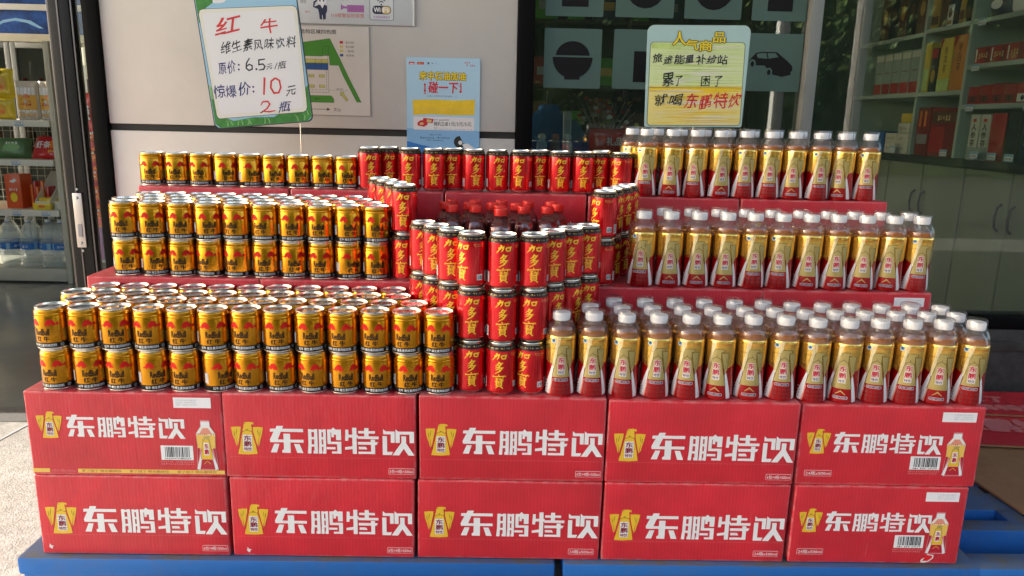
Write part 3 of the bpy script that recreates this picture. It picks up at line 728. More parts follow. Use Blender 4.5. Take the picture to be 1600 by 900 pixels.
def barcode(a, x0, y0, x1, y1, seed):
    a.rect('logo_white', x0, y0, x1, y1, 1); a.bars('ink_black', x0+(x1-x0)*.13, y0+(y1-y0)*.2, x1-(x1-x0)*.1, y1-(y1-y0)*.1, 2, seed); a.dashes('ink_black', x0+(x1-x0)*.1, y0+(y1-y0)*.04, x1-(x1-x0)*.08, y0+(y1-y0)*.16, 13, 2, seed)
    a.dashes('faint_pink', x0-2, y0-6, x1+1, y0-2.5, 16, 1, seed+1); a.dashes('faint_pink', x0-2, y0-11, x1+1, y0-7.5, 15, 1, seed+2)
def label_sticker(a, x0, y0, x1, y1, left):
    a.rect('sign_white', x0, y0, x1, y1, 1); q = x0+(x1-x0)*(.34 if left else .06)
    for k in range(3): a.dashes('ink_lightgrey', q, y1-(y1-y0)*(.32+.22*k), q+(x1-x0)*.55, y1-(y1-y0)*(.18+.22*k), 12, 2, 5+k)
def carton_art(kind, W, H):
    a = Art()
    if kind in 'AB':
        s = .2656*W/405*1.0; logo(a, -W/2-20*s, H-25.2+0*s, s)
        if kind == 'A': pack_mark(a, '6包×4瓶×500ml', W/2-60, 11, W/2-5, 25)
        else: pack_mark(a, '24瓶x500ml', W/2-68, 13, W/2-12, 27)
        a.line('faint_pink', [(-W/2+8, 47), (W/2-8, 47.5)], .35, 0)
    elif kind == 'C':
        s = .205; logo(a, -W/2-2, H-25.5, s, 10)
        pack_mark(a, '24瓶x500ml', -W/2+19, 20, -W/2+78, 34); barcode(a, W/2-148, 39, W/2-82, 70, 11); mini_bottle(a, W/2-76, 26, W/2-30, 127); label_sticker(a, W/2-92, H-34, W/2-18, H-12, True)
    else:
        s = .214; logo(a, -W/2+2, H-14, s, 10)
        barcode(a, W/2-134, 38, W/2-66, 71, 21); mini_bottle(a, W/2-60, 16, W/2-14, 130); label_sticker(a, W/2-100, H-32, W/2-22, H-9, False)
        for x0, x1 in ((-W/2+1, -W/2+37), (-W/2+96, W/2-2)): a.rect('band_yellow', x0, 6, x1, 15, 1)
        a.text('faint_pink', '6包×4瓶×500ml', -W/2+41, 7, -W/2+92, 14, 1)
        for k in range(3): a.text('band_text', '累了困了 喝东鹏特饮', -W/2+104+k*101, 7.6, -W/2+188+k*101, 13.6, 2, .02)
    return a
def carton_mesh(kind, W, H, D, seed):
    r = random.Random(seed); m = Mesh(); t = bmesh.new(); bmesh.ops.create_cube(t, size=1)
    for v in t.verts: v.co = Vector((v.co.x*W, (v.co.y+.5)*D, (v.co.z+.5)*H))
    bmesh.ops.bevel(t, geom=t.edges[:], offset=.0035, segments=3, affect='EDGES', profile=.55)
    for k in range(1, 9): bmesh.ops.bisect_plane(t, geom=t.verts[:]+t.edges[:]+t.faces[:], plane_co=((k/9-.5)*W, 0, 0), plane_no=(1, 0, 0))
    p = [r.uniform(0, 6) for _ in range(4)]
    for v in t.verts:                                   # slightly wavy top edge and bulged ends
        if v.co.z > H*.9: v.co.z += .0005*math.sin(v.co.x*19+p[0])
        if abs(v.co.x) > W*.47: v.co.x += .0012*math.sin(v.co.z*30+p[1])
    m.merge(t, 'carton_red', None, True)
    a = carton_art(kind, W*1000, H*1000); r2 = random.Random(seed+9)
    if kind in 'AB' and seed % 3 == 1:                  # a small tear in the film and print
        cx, cy = -W*1000/2+r2.uniform(18, 34), r2.uniform(14, 24)
        a.poly('tear_white', [(cx-5, cy-2), (cx+1, cy-7), (cx+3, cy-1), (cx+6, cy+1), (cx, cy+2), (cx-3, cy+7)], 1)
    if kind == 'C' and seed % 2:
        cx, cy = W*500-70, 14
        a.poly('tear_white', [(cx-14, cy-9), (cx-12, cy-2), (cx-4, cy+3), (cx, cy+11), (cx+14, cy+9), (cx+15, cy+2), (cx+5, cy-8), (cx-6, cy-11)], 6); a.poly('tear_red', [(cx-10, cy-6), (cx-1, cy+9), (cx+12, cy+7), (cx+11, cy+1), (cx+2, cy-6)], 7)
    m.art(a, front, dl=.00022)
    return m
def carton(kind, x0, x1, y0, z0, H, D, seed, label, rz=None, grp='red drink cartons stacked in three steps'):
    m = carton_mesh(kind, x1-x0, H, D, seed)
    o = m.build('drink_carton', None, ((x0+x1)/2, y0, z0)); o.rotation_euler = (0, 0, rz or 0)
    return tag(o, label, 'carton', grp)
H0 = .1865
TOPX = [(-1.0215, -.6125), (-.6105, -.204), (-.199, .1985), (.203, .6125), (.6185, 1.0135)]
BOTX = [(-1.0205, -.613), (-.606, -.209), (-.2025, .198), (.203, .610), (.6205, 1.003)]
tl = ['red carton with barcode and yellow slogan band, on pallet at far left', 'red carton marked in boxes of six, second from left in upper front row', 'red carton under the red can tower, middle of upper front row',
      'red carton under the bottles, second from right in upper front row', 'red carton with barcode and bottle picture, upper right corner of front stack']
bl = ['red carton on the sunlit pallet end, lowest at far left', 'red carton with small torn spot, second from left in lowest row', 'red carton over the gap between the pallets, middle of lowest row',
      'red carton second from right in lowest row beside the barcode one', 'red carton with torn red scrap under its bottle picture, lowest right']
FH = [.1885, .190, .191, .188, .1845]
for i in range(5):
    carton(['A', 'A', 'B', 'B', 'C'][i], *BOTX[i], 0, 0, H0, .262, [40, 43, 44, 45, 47][i], bl[i], random.uniform(-.006, .006))
    carton(['D', 'A', 'A', 'A', 'C'][i], *TOPX[i], random.uniform(0, .003), H0+.0012, FH[i], .262, [52, 53, 54, 56, 58][i], tl[i], random.uniform(-.006, .006))
T1, T2, T3 = .379, .5665, .7555
T2R, T3R = .5625, .7535                              # the right-hand cartons sit a little lower
def t1(x):
    for (a, b), h in zip(TOPX, FH):
        if x < b+.002: return H0+.0012+h+.0006
    return H0+.0018+FH[-1]
MX = [(-1.014, -.606), (-.603, -.2), (-.196, .196), (.201, .603), (.607, 1.018)]
TX = [(-1.006, -.606), (-.599, -.189), (-.184, .199), (.206, .618), (.623, 1.023)]
S5 = ['far left', 'second from left', 'middle', 'second from right', 'far right']
for i in range(5):
    carton('C' if i == 4 else 'A', *MX[i], .266, T1, (T2 if i < 3 else T2R)-T1-.0006, .262, 60+2*i, 'red carton topping the second step, %s of its row' % S5[i], random.uniform(-.006, .006))
    carton('A', *TX[i], .543, T2, (T3 if i < 3 else T3R)-T2-.0006, .262, 70+2*i, 'red carton topping the third and highest step, %s of its row' % S5[i], random.uniform(-.006, .006))
    if i in (0, 4):
        e = 'left' if i == 0 else 'right'
        carton('A', *MX[i], .268, .19, .188, .262, 80, 'red carton hidden behind the front stack at its %s end, upper' % e); carton('A', *MX[i], .268, 0, .189, .262, 80, 'red carton hidden behind the front stack at its %s end, lowest' % e)
        carton('A', *TX[i], .545, .379, .186, .262, 80, 'red carton inside the back column at its %s end, third up' % e); carton('A', *TX[i], .545, .19, .188, .262, 80, 'red carton inside the back column at its %s end, second up' % e); carton('A', *TX[i], .545, 0, .189, .262, 80, 'red carton inside the back column at its %s end, lowest' % e)

# ================================================================== cans and bottles
def surf(prof):
    P = [(z, r) for r, z, _ in prof]
    def R(z):
        for (za, ra), (zb, rb) in zip(P, P[1:]):
            if za <= z <= zb: return ra+(rb-ra)*((z-za)/(zb-za) if zb > za else 0)
        return P[-1][1]
    return R
def wrap(prof, R0):
    R = surf(prof)
    return lambda x, y, d: Vector(((R(y)+d)*math.sin(x/R0), -(R(y)+d)*math.cos(x/R0), y))
def lid(parent, r, z, tab=True, name='lid'):
    m = Mesh(); s = 'can_rim'
    m.lathe([(r*.985, z-.004, s), (r*1.005, z-.0028, s), (r*1.005, z-.0008, s), (r*.985, z, s), (r*.955, z-.0003, s), (r*.93, z-.0045, 'can_steel'), (r*.90, z-.0052, 'can_steel'), (r*.86, z-.0035, 'can_steel'), (r*.50, z-.0033, 'can_steel'), (r*.47, z-.0037, 'can_steel'), (0, z-.0037, 'can_steel')], 40)
    o = m.build(name, parent)
    m = Mesh(); a = Art(); a.ell('can_tab', 0, 3, 7.5, 10.5); a.ell('can_steel', 0, 8, 4, 3, 2); a.ell('print_grey', 0, -12, 6.5, 5.5)
    m.art(a, lambda x, y, d: Vector((x, y, z-.0028+d)), dl=.0003); m.build('pull_tab', o)
    return o
mm = lambda L: [(r/1000, z/1000, k) for r, z, k in L]

def gold_can():
    t = thing('gold_can', 'short gold drink can', 'drink can')
    g, k, s = 'can_gold', 'print_black', 'can_rim'
    prof = mm([(0, 1.5, s), (27, 1.5, s), (29.2, 0, s), (31.4, .5, s), (32.2, 1.8, s), (32.0, 3.2, s), (32.3, 4, k), (32.7, 4.6, k), (32.7, 14.8, g), (32.7, 69.5, g), (32.2, 71, g), (32.2, 71.8, g), (32.7, 73, g), (32.7, 74.2, g), (31.9, 75.6, g), (31.9, 76.2, g), (32.3, 77.4, g), (31.2, 79.4, g), (31.4, 80.4, g), (30.5, 82.2, g), (30.3, 84.2, s), (29.9, 84.6, s)])
    m = Mesh(); m.lathe(prof, 44); a = Art()
    bl = [(-26.5, 51), (-26, 53.5), (-23, 54.2), (-20.5, 58.5), (-17, 61.6), (-12.5, 62.6), (-9.5, 61), (-7.4, 58), (-5.8, 54.5), (-4.8, 51.6), (-7, 50.4), (-8.6, 52.4), (-10.4, 50.2), (-13, 50.2), (-13.5, 53), (-17, 52.6), (-18.5, 50.4), (-21, 50.8), (-22, 52.6)]
    br = [(-x*1.0+1, y) for x, y in bl[::-1]] + []
    tail = [(23, 54), (30, 58.5), (28.5, 54.8), (31, 52.2), (26, 52)]
    for dx in (0, 102.7):
        S = lambda P: [(x+dx, y) for x, y in P]
        Q = lambda P: [(x*1.12, 50+(y-50)*1.2) for x, y in P]
        a.poly('print_red', S(Q(bl))); a.poly('print_red', S(Q(br))); a.poly('print_red', S(Q(tail)))
        a.text('print_black', 'RedBull', dx-15.5, 30.3, dx+14.5, 45, 2, .042); a.text('print_black', '红', dx-14, 18, dx-2, 28.8, 2, .038); a.text('print_black', '牛', dx+2, 18, dx+14, 28.8, 2, .038)
        a.dashes('print_brown', dx-12, 15.6, dx+12, 17, 10, 1, 3)
        a.text('print_white', '红牛 维生素风味饮料', dx-27, 6.6, dx+26, 12.8, 2, .02)
        a.ell('print_white', dx+36, 9.7, 3.4, 3.4, 1); a.ell('print_black', dx+36, 9.7, 2.6, 2.6, 2); a.dashes('print_white', dx+34.4, 8.6, dx+37.6, 10.8, 2, 3)
        for j in range(6):
            for q in range(9): a.dashes('print_brown', dx+36+j*3.1, 20+q*5.1, dx+37.6+j*3.1, 24.4+q*5.1, 1, 1, j*9+q)
        a.rect('print_grey', dx-47, 19, dx-37, 42, 1)
        for q in range(10): a.rect('print_white' if q % 2 else 'sign_white', dx-46.5, 20+q*2.1, dx-37.5, 21+q*2.1, 2)
    m.art(a, wrap(prof, .0327), cut=.003, dl=.00006); m.build('can_body', t); lid(t, .0303, .088)
    return t
def red_can():
    t = thing('red_can', 'tall red drink can', 'drink can')
    r_, k, s = 'can_red', 'can_band', 'can_rim'
    prof = mm([(0, 4, s), (22, 2, s), (24.5, 0, s), (25.4, .6, s), (28.6, 4.2, s), (30.6, 6.4, r_), (31.6, 9, r_), (31.7, 12, r_), (31.7, 60, r_), (31.7, 98, k), (31.2, 101, k), (29.2, 105.6, k), (27.6, 108.6, s), (26.6, 109.6, s)])
    m = Mesh(); m.lathe(prof, 44); a = Art()
    J = 'gold_ink'
    ST = [([(-14.5, 87.2), (-9, 89), (-4.5, 90.6), (-5.5, 85), (-8.5, 80.2)], [2, 2.4, 2.6, 2, .8]), ([(-8.5, 94.5), (-10.5, 87), (-18.5, 77.5)], [2.4, 2.2, .6]), ([(0, 88.6), (1.4, 82)], [1.8, 1.6]), ([(0, 88.6), (9.6, 89.6), (7.6, 82.4), (1.2, 82.2)], [1.8, 2.2, 1.8, 1.4]),
          ([(-3.5, 75.5), (-6, 70), (-11, 65.6)], [2.4, 2, .7]), ([(-5.6, 72), (1.4, 72.2), (-3.5, 65.5), (-11.5, 61)], [1.4, 2.4, 1.9, .6]), ([(-5.6, 68.6), (-2.6, 66.4)], [1.4, 1.6]), ([(-2.6, 65), (-6, 60), (-11, 56.6)], [2, 1.8, .6]), ([(-4.6, 62), (2.6, 62.4), (-2.6, 55), (-12.5, 48.6)], [1.4, 2.6, 2.1, .6]), ([(-4.4, 58.6), (-1.8, 56.4)], [1.3, 1.6]),
          ([(-5.4, 47.4), (-3.6, 44.6)], [1.8, 1.2]), ([(-16.6, 41.6), (-14, 44.2)], [1.8, 1.8]), ([(-13.5, 42.4), (-4, 43.4), (5.6, 43.8), (3.4, 39.8)], [1.1, 1.5, 2, .8]), ([(7.5, 44.6), (9.6, 42.6)], [1.6, 1.2]),
          ([(-11, 39), (-4.4, 39.6)], 1), ([(-10.6, 35.6), (-4.6, 36)], 1), ([(-8, 39.4), (-8.2, 32.4)], 1.3), ([(-12, 32), (-3.6, 32.8)], 1.1), ([(-1.4, 40), (-3, 36.6)], 1.1), ([(-2.2, 37.6), (4.6, 38)], 1), ([(1.2, 38), (1, 32.4)], 1.3), ([(-3, 34.8), (5.4, 35.4)], 1), ([(-2, 32), (4.4, 32.6)], 1),
          ([(-9, 30.6), (-9.4, 21.6)], 1.5), ([(-9.2, 30.2), (1.4, 30.8), (1.2, 21.4)], [1, 1.5, 1.5]), ([(-9, 27.2), (.8, 27.4)], .9), ([(-9, 24.4), (.8, 24.6)], .9), ([(-9.2, 21.8), (1.2, 22)], 1), ([(-6, 21.6), (-10.6, 17)], [1.5, .6]), ([(-1.4, 21.6), (4, 17)], [.9, 1.8])]
    for dx in (2, 101.6):
        for q, (P, wd) in enumerate(ST): a.line(J, [(x*1.08+dx, y) for x, y in P], [k_*1.4+.25 for k_ in (wd if isinstance(wd, list) else [wd]*len(P))], 1+q % 5)
        a.rect('print_grey', dx+29, 17, dx+42, 30, 1); a.rect('print_white', dx+29.6, 17.6, dx+41.4, 29.4, 2); a.bars('print_black', dx+36, 19, dx+41, 28, 3, 5); a.dashes('print_black', dx+30.4, 19, dx+35, 28, 2, 3, 7)
        a.rect('print_white', dx-50, 14, dx-40, 36, 1)
        for q in range(11): a.rect('print_black', dx-49, 15+q*1.8, dx-42.5, 15.7+q*1.8+(q % 3)*.3, 2)
        a.dashes('gold_dim', dx+22, 90, dx+44, 93.4, 9, 1, 4); a.rect('gold_dim', dx+24, 87.6, dx+42, 88.2, 1)
        for j in range(7):
            a.rect('can_red_dark', dx+20+j*5.4, 34, dx+21.4+j*5.4, 84, 1); a.rect('can_red_dark', dx-38+j*3.0-2, 14, dx-37.4+j*3.0-2, 94, 1)
    for q in range(16):
        a.dashes('gold_dim' if q % 4 else 'gold_ink', -99+q*12.5, 102.4, -91+q*12.5, 105.2, 4, 1, q)
    m.art(a, wrap(prof, .0317), cut=.003, dl=.00006); m.build('can_body', t); lid(t, .0272, .1142)
    return t
def drink_bottle(side):
    t = thing('drink_bottle', 'gold and red wrapped bottle', 'drink bottle')
    g, r_ = 'film_gold', 'film_red'
    prof = mm([(0, 2, r_), (22, 1, r_), (28, 0, r_), (30.6, 1.6, r_), (31.6, 5, r_), (31.9, 12, r_), (31.6, 40, r_), (31.2, 70, r_), (31.3, 72, g), (31.8, 90, g), (32.2, 110, g), (32.2, 128, g), (31.6, 132, g), (30.6, 133.4, g)])
    m = Mesh(); m.lathe(prof, 44); a = Art(); o = side == 'B'
    for sx in (-1, 1): a.poly(r_, [(sx*22, 71), (sx*48, 71), (sx*48, 78.5), (sx*36, 76), (sx*24, 72.5)][::sx], 0)
    a.poly('film_white', [(-20, 70), (-17, 66), (-25.5, 4), (-42, 4), (-33, 34)], 1); a.poly('film_white', [(20, 70), (17.5, 66), (26, 4), (38, 4), (30, 34)], 1)
    a.poly('film_pale', [(-20.5, 71), (-16.5, 60), (-8, 92), (-6, 108), (-2, 131.5), (-11, 131.5), (-14.5, 102)], 1)
    a.poly('film_salmon', [(-19.5, 40), (-18, 40), (-24, 4), (-27.5, 4)], 2)
    wing = [(9, 106), (24, 106.5), (24, 70), (19, 58), (14, 82)]; wl = [(-27, 106), (-10, 106), (-9, 92), (-17, 60), (-21, 70), (-26, 86)]
    zb = 34 if o else 44
    a.poly('film_olive', wing, 2); a.line('film_line', wing, .6, 3, True)
    a.line('film_line', [(-10, 106), (-27, 106), (-26, 86), (-21, 70), (-17, 60)], .6, 3); a.line('film_line', [(-20, 96), (-23, 84), (-18, 70)], .4, 3); a.line('film_line', [(20, 96), (22, 84), (17, 70)], .4, 3)
    body = [(0, 97.5), (-9, 91.5), (-19.5 if not o else -22, zb), (19.5 if not o else 22, zb), (9, 91.5)]
    a.poly('film_olive', body, 3); a.line('film_line', [body[2], body[1], body[0], body[4], body[3]], .9, 4)
    head = [(-5, 112.5), (0, 114), (14.5, 113.5), (14, 108.8), (8.5, 107.8), (9, 91.5), (0, 97.5), (-9, 91.5), (-8.4, 103)]
    a.poly('film_olive', head, 3); a.line('film_line', head, .65, 4, True); a.line('film_line', [(0, 97.5), (0, 101.5)], .5, 5)
    dz = -4 if o else 0
    a.rrect('film_white', -7.6, 50.6+dz, 7.6, 59+dz, 1, 4)
    for ch, z0, z1 in (('东', 74.0, 89.6), ('鹏', 59.6, 74.6)): a.text('film_white', ch, -8.8, z0+dz, 8.8, z1+dz, 4, .085)
    a.text('film_crimson', '东', -7.6, 75.4+dz, 7.6, 88.4+dz, 6, .04); a.text('film_crimson', '鹏', -7.6, 61+dz, 7.6, 73.4+dz, 6, .028); a.text('film_purple', '特饮', -6.9, 51.3+dz, 6.9, 58.3+dz, 5, .03)
    if o:
        a.line('film_olive', [(-10, 21), (0, 29), (10, 21)], [1.2, 3, 1.2], 2); p0, p1 = 11, 17
    else:
        p0, p1 = 35, 41
        for j in range(4):
            for q in range(3): a.rect('film_darkred', -16.5+j*9.2, 6+q*9, -11+j*9.2, 11.4+q*9, 2); a.rect('film_red', -15.2+j*9.2, 8+q*9, -13.2+j*9.2, 9.2+q*9, 3)
        a.ell('film_white', -18, 123, 5.4, 5.2, 1); a.ell('film_blue', -18, 123.6, 4.2, 3.8, 2); a.ell('film_navy', -18, 123.8, 1.9, 2.2, 3)
        a.dashes('film_blue', -23, 117, -13, 118.4, 5, 2)
    a.rrect('film_white', -15.4, p0, 15.4, p1, 2.4, 2); a.rrect('film_purple', -14.8, p0+.6, 14.8, p1-.6, 2, 3); a.dashes('film_white', -13, p0+1.8, 13, p1-1.8, 12, 4)
    a.text('film_orange', '累了困了 喝东鹏特饮', -10, 121.5, 30, 126, 1, .01)
    for q in range(4): a.dashes('film_white', -41+q*.8, 10+q*7, -36+q*.8, 14+q*7, 2, 2, q); 
    for q in range(3): a.dashes('film_purple', -38+q*1.6, 10+q*6.5, -33.5+q*1.6, 14+q*6.5, 1, 3, q)
    m.art(a, wrap(prof, .0318), cut=.003, dl=.00006, ycuts=[p[1] for p in prof[4:]]+[.02, .03, .055, .08, .1]); m.build('wrapped_body', t)
    m = Mesh(); c = 'pet_clear'
    m.lathe(mm([(31.5, 131, c), (31.9, 134, c), (31.4, 141, c), (29.6, 149, c), (26.4, 156, c), (23.2, 160.6, c), (21.6, 162.5, c), (21.4, 164, c), (21.2, 183, c), (20.4, 185, c), (18.8, 185.8, c), (0, 186.2, c)]), 36); m.build('clear_cover', t)
    m = Mesh(); d = 'amber_clear'; c = 'pet_clear'
    m.lathe(mm([(29.8, 131, d), (28.2, 135, d), (25.6, 140, d), (23.2, 144, d), (0, 144.3, d)]), 30); m.lathe(mm([(23.4, 144.2, c), (18.5, 151, c), (15, 155.5, c), (13.6, 158, c), (13.6, 160, c), (16.4, 160.6, c), (16.4, 162, c), (13.6, 162.4, c), (13.4, 166, c)]), 30); m.build('filled_neck', t)
    m = Mesh(); c = 'cap_white'
    m.lathe(mm([(14, 163, c), (17.6, 163.4, c), (17.9, 165, c), (17.9, 178, c), (17, 179.4, c), (0, 179.6, c)]), 36)
    for q in range(36):
        an = 2*PI*q/36; M = Matrix.Rotation(an, 4, 'Z'); m.box(c, .0177, -.0005, .166, .0184, .0005, .177, 0, M=M)
    m.build('screw_cap', t)
    return t
def tea_bottle():
    t = thing('tea_bottle', 'dark tea bottle with red cap', 'drink bottle')
    mm2 = lambda L: [(r, z*.965, k) for r, z, k in mm(L)]
    d = 'dark_drink'; m = Mesh()
    m.lathe(mm2([(0, 1, d), (22, 0, d), (26, 2, d), (27, 8, d), (26.2, 40, d), (27, 70, d), (27.2, 118, d), (26, 132, d), (22, 143, d), (0, 143.5, d)]), 32); m.build('drink', t)
    p = 'pet_red'; m = Mesh()
    m.lathe(mm2([(27.6, 4, p), (27.9, 112, p), (27.7, 126, p), (26.4, 137, p), (23, 146, p), (17.5, 154, p), (14, 157.5, p), (12.6, 159, p), (12.6, 163, p), (14.8, 163.4, p), (14.8, 165, p), (12.6, 165.4, p), (12.4, 172, p)]), 32, jit=lambda q: q*1 if q.z < .11 else Vector((q.x*(1+.05*math.cos(6*math.atan2(q.x, q.y))), q.y*(1+.05*math.cos(6*math.atan2(q.x, q.y))), q.z))); m.build('bottle_shell', t)
    c = 'cap_red'; m = Mesh(); m.lathe(mm2([(12.8, 165.6, c), (14.8, 166, c), (15.1, 168, c), (15.1, 181.5, c), (14.2, 183, c), (0, 183.4, c)]), 32)
    for q in range(40): m.box(c, .0149, -.0004, .162, .0156, .0004, .174, 0, M=Matrix.Rotation(2*PI*q/40, 4, 'Z'))
    m.build('screw_cap', t)
    return t
P_gold, P_red, P_A, P_B, P_tea = gold_can(), red_can(), drink_bottle('A'), drink_bottle('B'), tea_bottle()
for p in (P_gold, P_red, P_A, P_B, P_tea): remember(p) if p is P_tea else None
GOLD, RED, BA, BB, TEA = map(Maker, (P_gold, P_red, P_A, P_B, P_tea))
RND = random.Random(21)
def rz(sd=.3): return max(-.95, min(.95, RND.gauss(0, sd)))
jit = lambda s=.0012: RND.uniform(-s, s)
ROWN = ['front row', 'second row', 'third row', 'back row']
def gold_rows(rows, z, step, grp, turns):
    for ri, (xa, xb, n, y) in enumerate(rows):
        for i in range(n):
            x = xa+(xb-xa)*i/max(1, n-1)
            for L in (0, 1):
                q = (turns[L][i]*.75 if ri == 0 and i < len(turns[L]) else rz(.45))+.9*math.atan2(-.037-x, y+1.5)
                GOLD.put((x+jit()+(.0035 if L == 0 and ri == 0 and step == 'lowest' else 0), y+jit(), (z or t1(x))+.0002+L*.0882), q,
                         'gold drink can on the %s step, %s, %s layer, %s' % (step, ROWN[ri], ('lower', 'upper')[L], nth(i, n)), grp)
tu = [-.85, -.5, -.05, -.45, -.35, -.05, -.5, -.1, .0, -.4, -.35, -.3, -.05]; tl_ = [-.75, -.05, -.5, .25, -.5, .55, -.55, -.1, -.55, .1, -.1, .15, -.15]
gold_rows([(-.966, -.160, 13, .037), (-.940, -.220, 12, .1035), (-.985, -.2645, 12, .170), (-.952, -.283, 11, .2355)], 0, 'lowest', 'gold cans on the lowest step', (tl_, tu))
gold_rows([(-.928, -.331, 10, .303), (-.955, -.355, 10, .3695), (-.922, -.392, 9, .436), (-.960, -.427, 9, .5025)], T2, 'second', 'gold cans on the second step', ([-.1, .15, -.35, -.85, -.75, -.2, .1, -.2, .5, .1], [-.35, -.05, -.1, .1, -.6, -.5, 0, -.2, .2, .1]))
for i in range(9):
    GOLD.put((-.982+.0657*i+jit(.0004), .592+jit(.002), T3), [-.2, -.2, -.3, .35, .55, .2, .3, .2, .15][i]*.8+.7*math.atan2(1.0-.067*i, 2.1), 'gold drink can standing on the highest step, %s of nine' % nth(i, 9), 'gold cans on the highest step')
# red cans: the tower, the two short double walls, the top row
V = [(-.209, .204), (-.174, .148), (-.136, .096), (-.091, .050), (-.026, .037), (.038, .045), (.079, .100), (.122, .148), (.166, .196)]
VR = [[.15, .0, .1, -.6, .1, .05, .2, .1, .1], [.1, .0, .05, .1, .1, -.2, .6, .8, .2], [.1, .1, .2, .15, -.05, -.55, .7, .5, .3]]
for i, (x, y) in enumerate(V):
    for L in range(3):
        RED.put((x+jit(), y+jit(), t1(x)+.0002+L*.1144), VR[2-L][i]*1.0, 'red drink can in the three-high tower, %s layer, %s' % (('bottom', 'middle', 'top')[L], nth(i, 9)), 'red cans in the middle tower')
for s, xs, ys in (('left', (-.262, -.291, -.321, -.350), (.303, .366, .430, .494)), ('right', (.216, .240, .272, .300), (.300, .363, .424, .488))):
    for i in range(4):
        for L in (0, 1):
            RED.put((xs[i]+jit(), ys[i]+jit(), (T2 if s == 'left' else T2R)+.0002+L*.1144), (-.05 if s == 'left' else [-.75, .9, .8, .9][i])+rz(.08), 'red drink can in the %s double wall of the second step, %s layer, %s' % (s, ('lower', 'upper')[L], ['frontmost', 'second back', 'third back', 'rearmost'][i]), 'red cans beside the gap on the second step')
TXR = [(-.392, .585), (-.345, .630), (-.282, .588), (-.2175, .588), (-.165, .625), (-.108, .592), (-.044, .590), (.0203, .588), (.073, .625), (.127, .588), (.1915, .588), (.243, .628), (.255, .692), (.297, .588)]
for i, (x, y) in enumerate(TXR):
    RED.put((x, y, T3), [.35, .2, 0, .15, -.1, .3, .25, -.15, .1, .1, 0, -.1, .1, -.65][i], 'red drink can in the row on the highest step, %s of fourteen' % nth(i, 14), 'red cans on the highest step')
def bottle(kind, x, y, z, label, grp, sd=.13):
    if label.startswith('*'): label = label[1:]
    return (BA if kind == 'A' else BB).put((x+jit(), y+jit(), (z or t1(x))+.0003), rz(sd)-.02+.75*math.atan2(-.037-x, y+1.5), ('bottle with blue badge' if kind == 'A' else 'bottle with gold chevron')+label, grp, tilt=(jit(.008), jit(.008)))
K1 = 'AAAAABBAABAABA'; K2 = 'ABBBAABBBBA'; K3 = 'ABABAABABA'
BRN = random.Random(4)
def brow(n, xa, xb, y, z, kinds, text, grp):
    for i in range(n): bottle(kinds[i] if kinds else BRN.choice('AB'), xa+(xb-xa)*i/(n-1), y, z, ', %s in %s' % (nth(i, n), text), grp)
g1 = 'wrapped bottles on the lowest step'; g2 = 'wrapped bottles on the second step'; g3 = 'wrapped bottles on the highest step'
brow(14, .100, .985, .038, 0, K1, 'front row of lowest step', g1); brow(13, .169, .982, .104, 0, None, 'middle row of lowest step', g1); brow(12, .232, .983, .171, 0, None, 'back row of lowest step', g1)
brow(11, .311, .988, .302, T2R, K2, 'front row of second step', g2); brow(10, .376, .990, .368, T2R, None, 'back row of second step', g2)
brow(10, .363, .970, .580, T3R, K3, 'front row of highest step', g3); brow(10, .333, .940, .646, T3R, None, 'back row of highest step', g3)
TB = [(-.034, .292)] + [(x, .352) for x in (-.153, -.095, -.034, .025, .083)] + [(x, .412) for x in (-.172, -.112, -.053, .006, .112)] + [(x, .474) for x in (-.160, -.100, -.030, .040, .100)]
TN = ['front row', 'second row', 'third row', 'rear row']; cnt = [1, 5, 5, 5]; base = [0, 1, 6, 11]
for r_i in range(4):
    for i in range(cnt[r_i]):
        x, y = TB[base[r_i]+i]
        TEA.put((x+jit(), y+jit(), T2+.0003), rz(2), 'dark tea bottle with red cap, alone in front of the others behind the cans' if r_i == 0 else 'dark tea bottle with red cap behind the red tower, %s, %s' % (TN[r_i], nth(i, cnt[r_i])), 'red capped tea bottles')

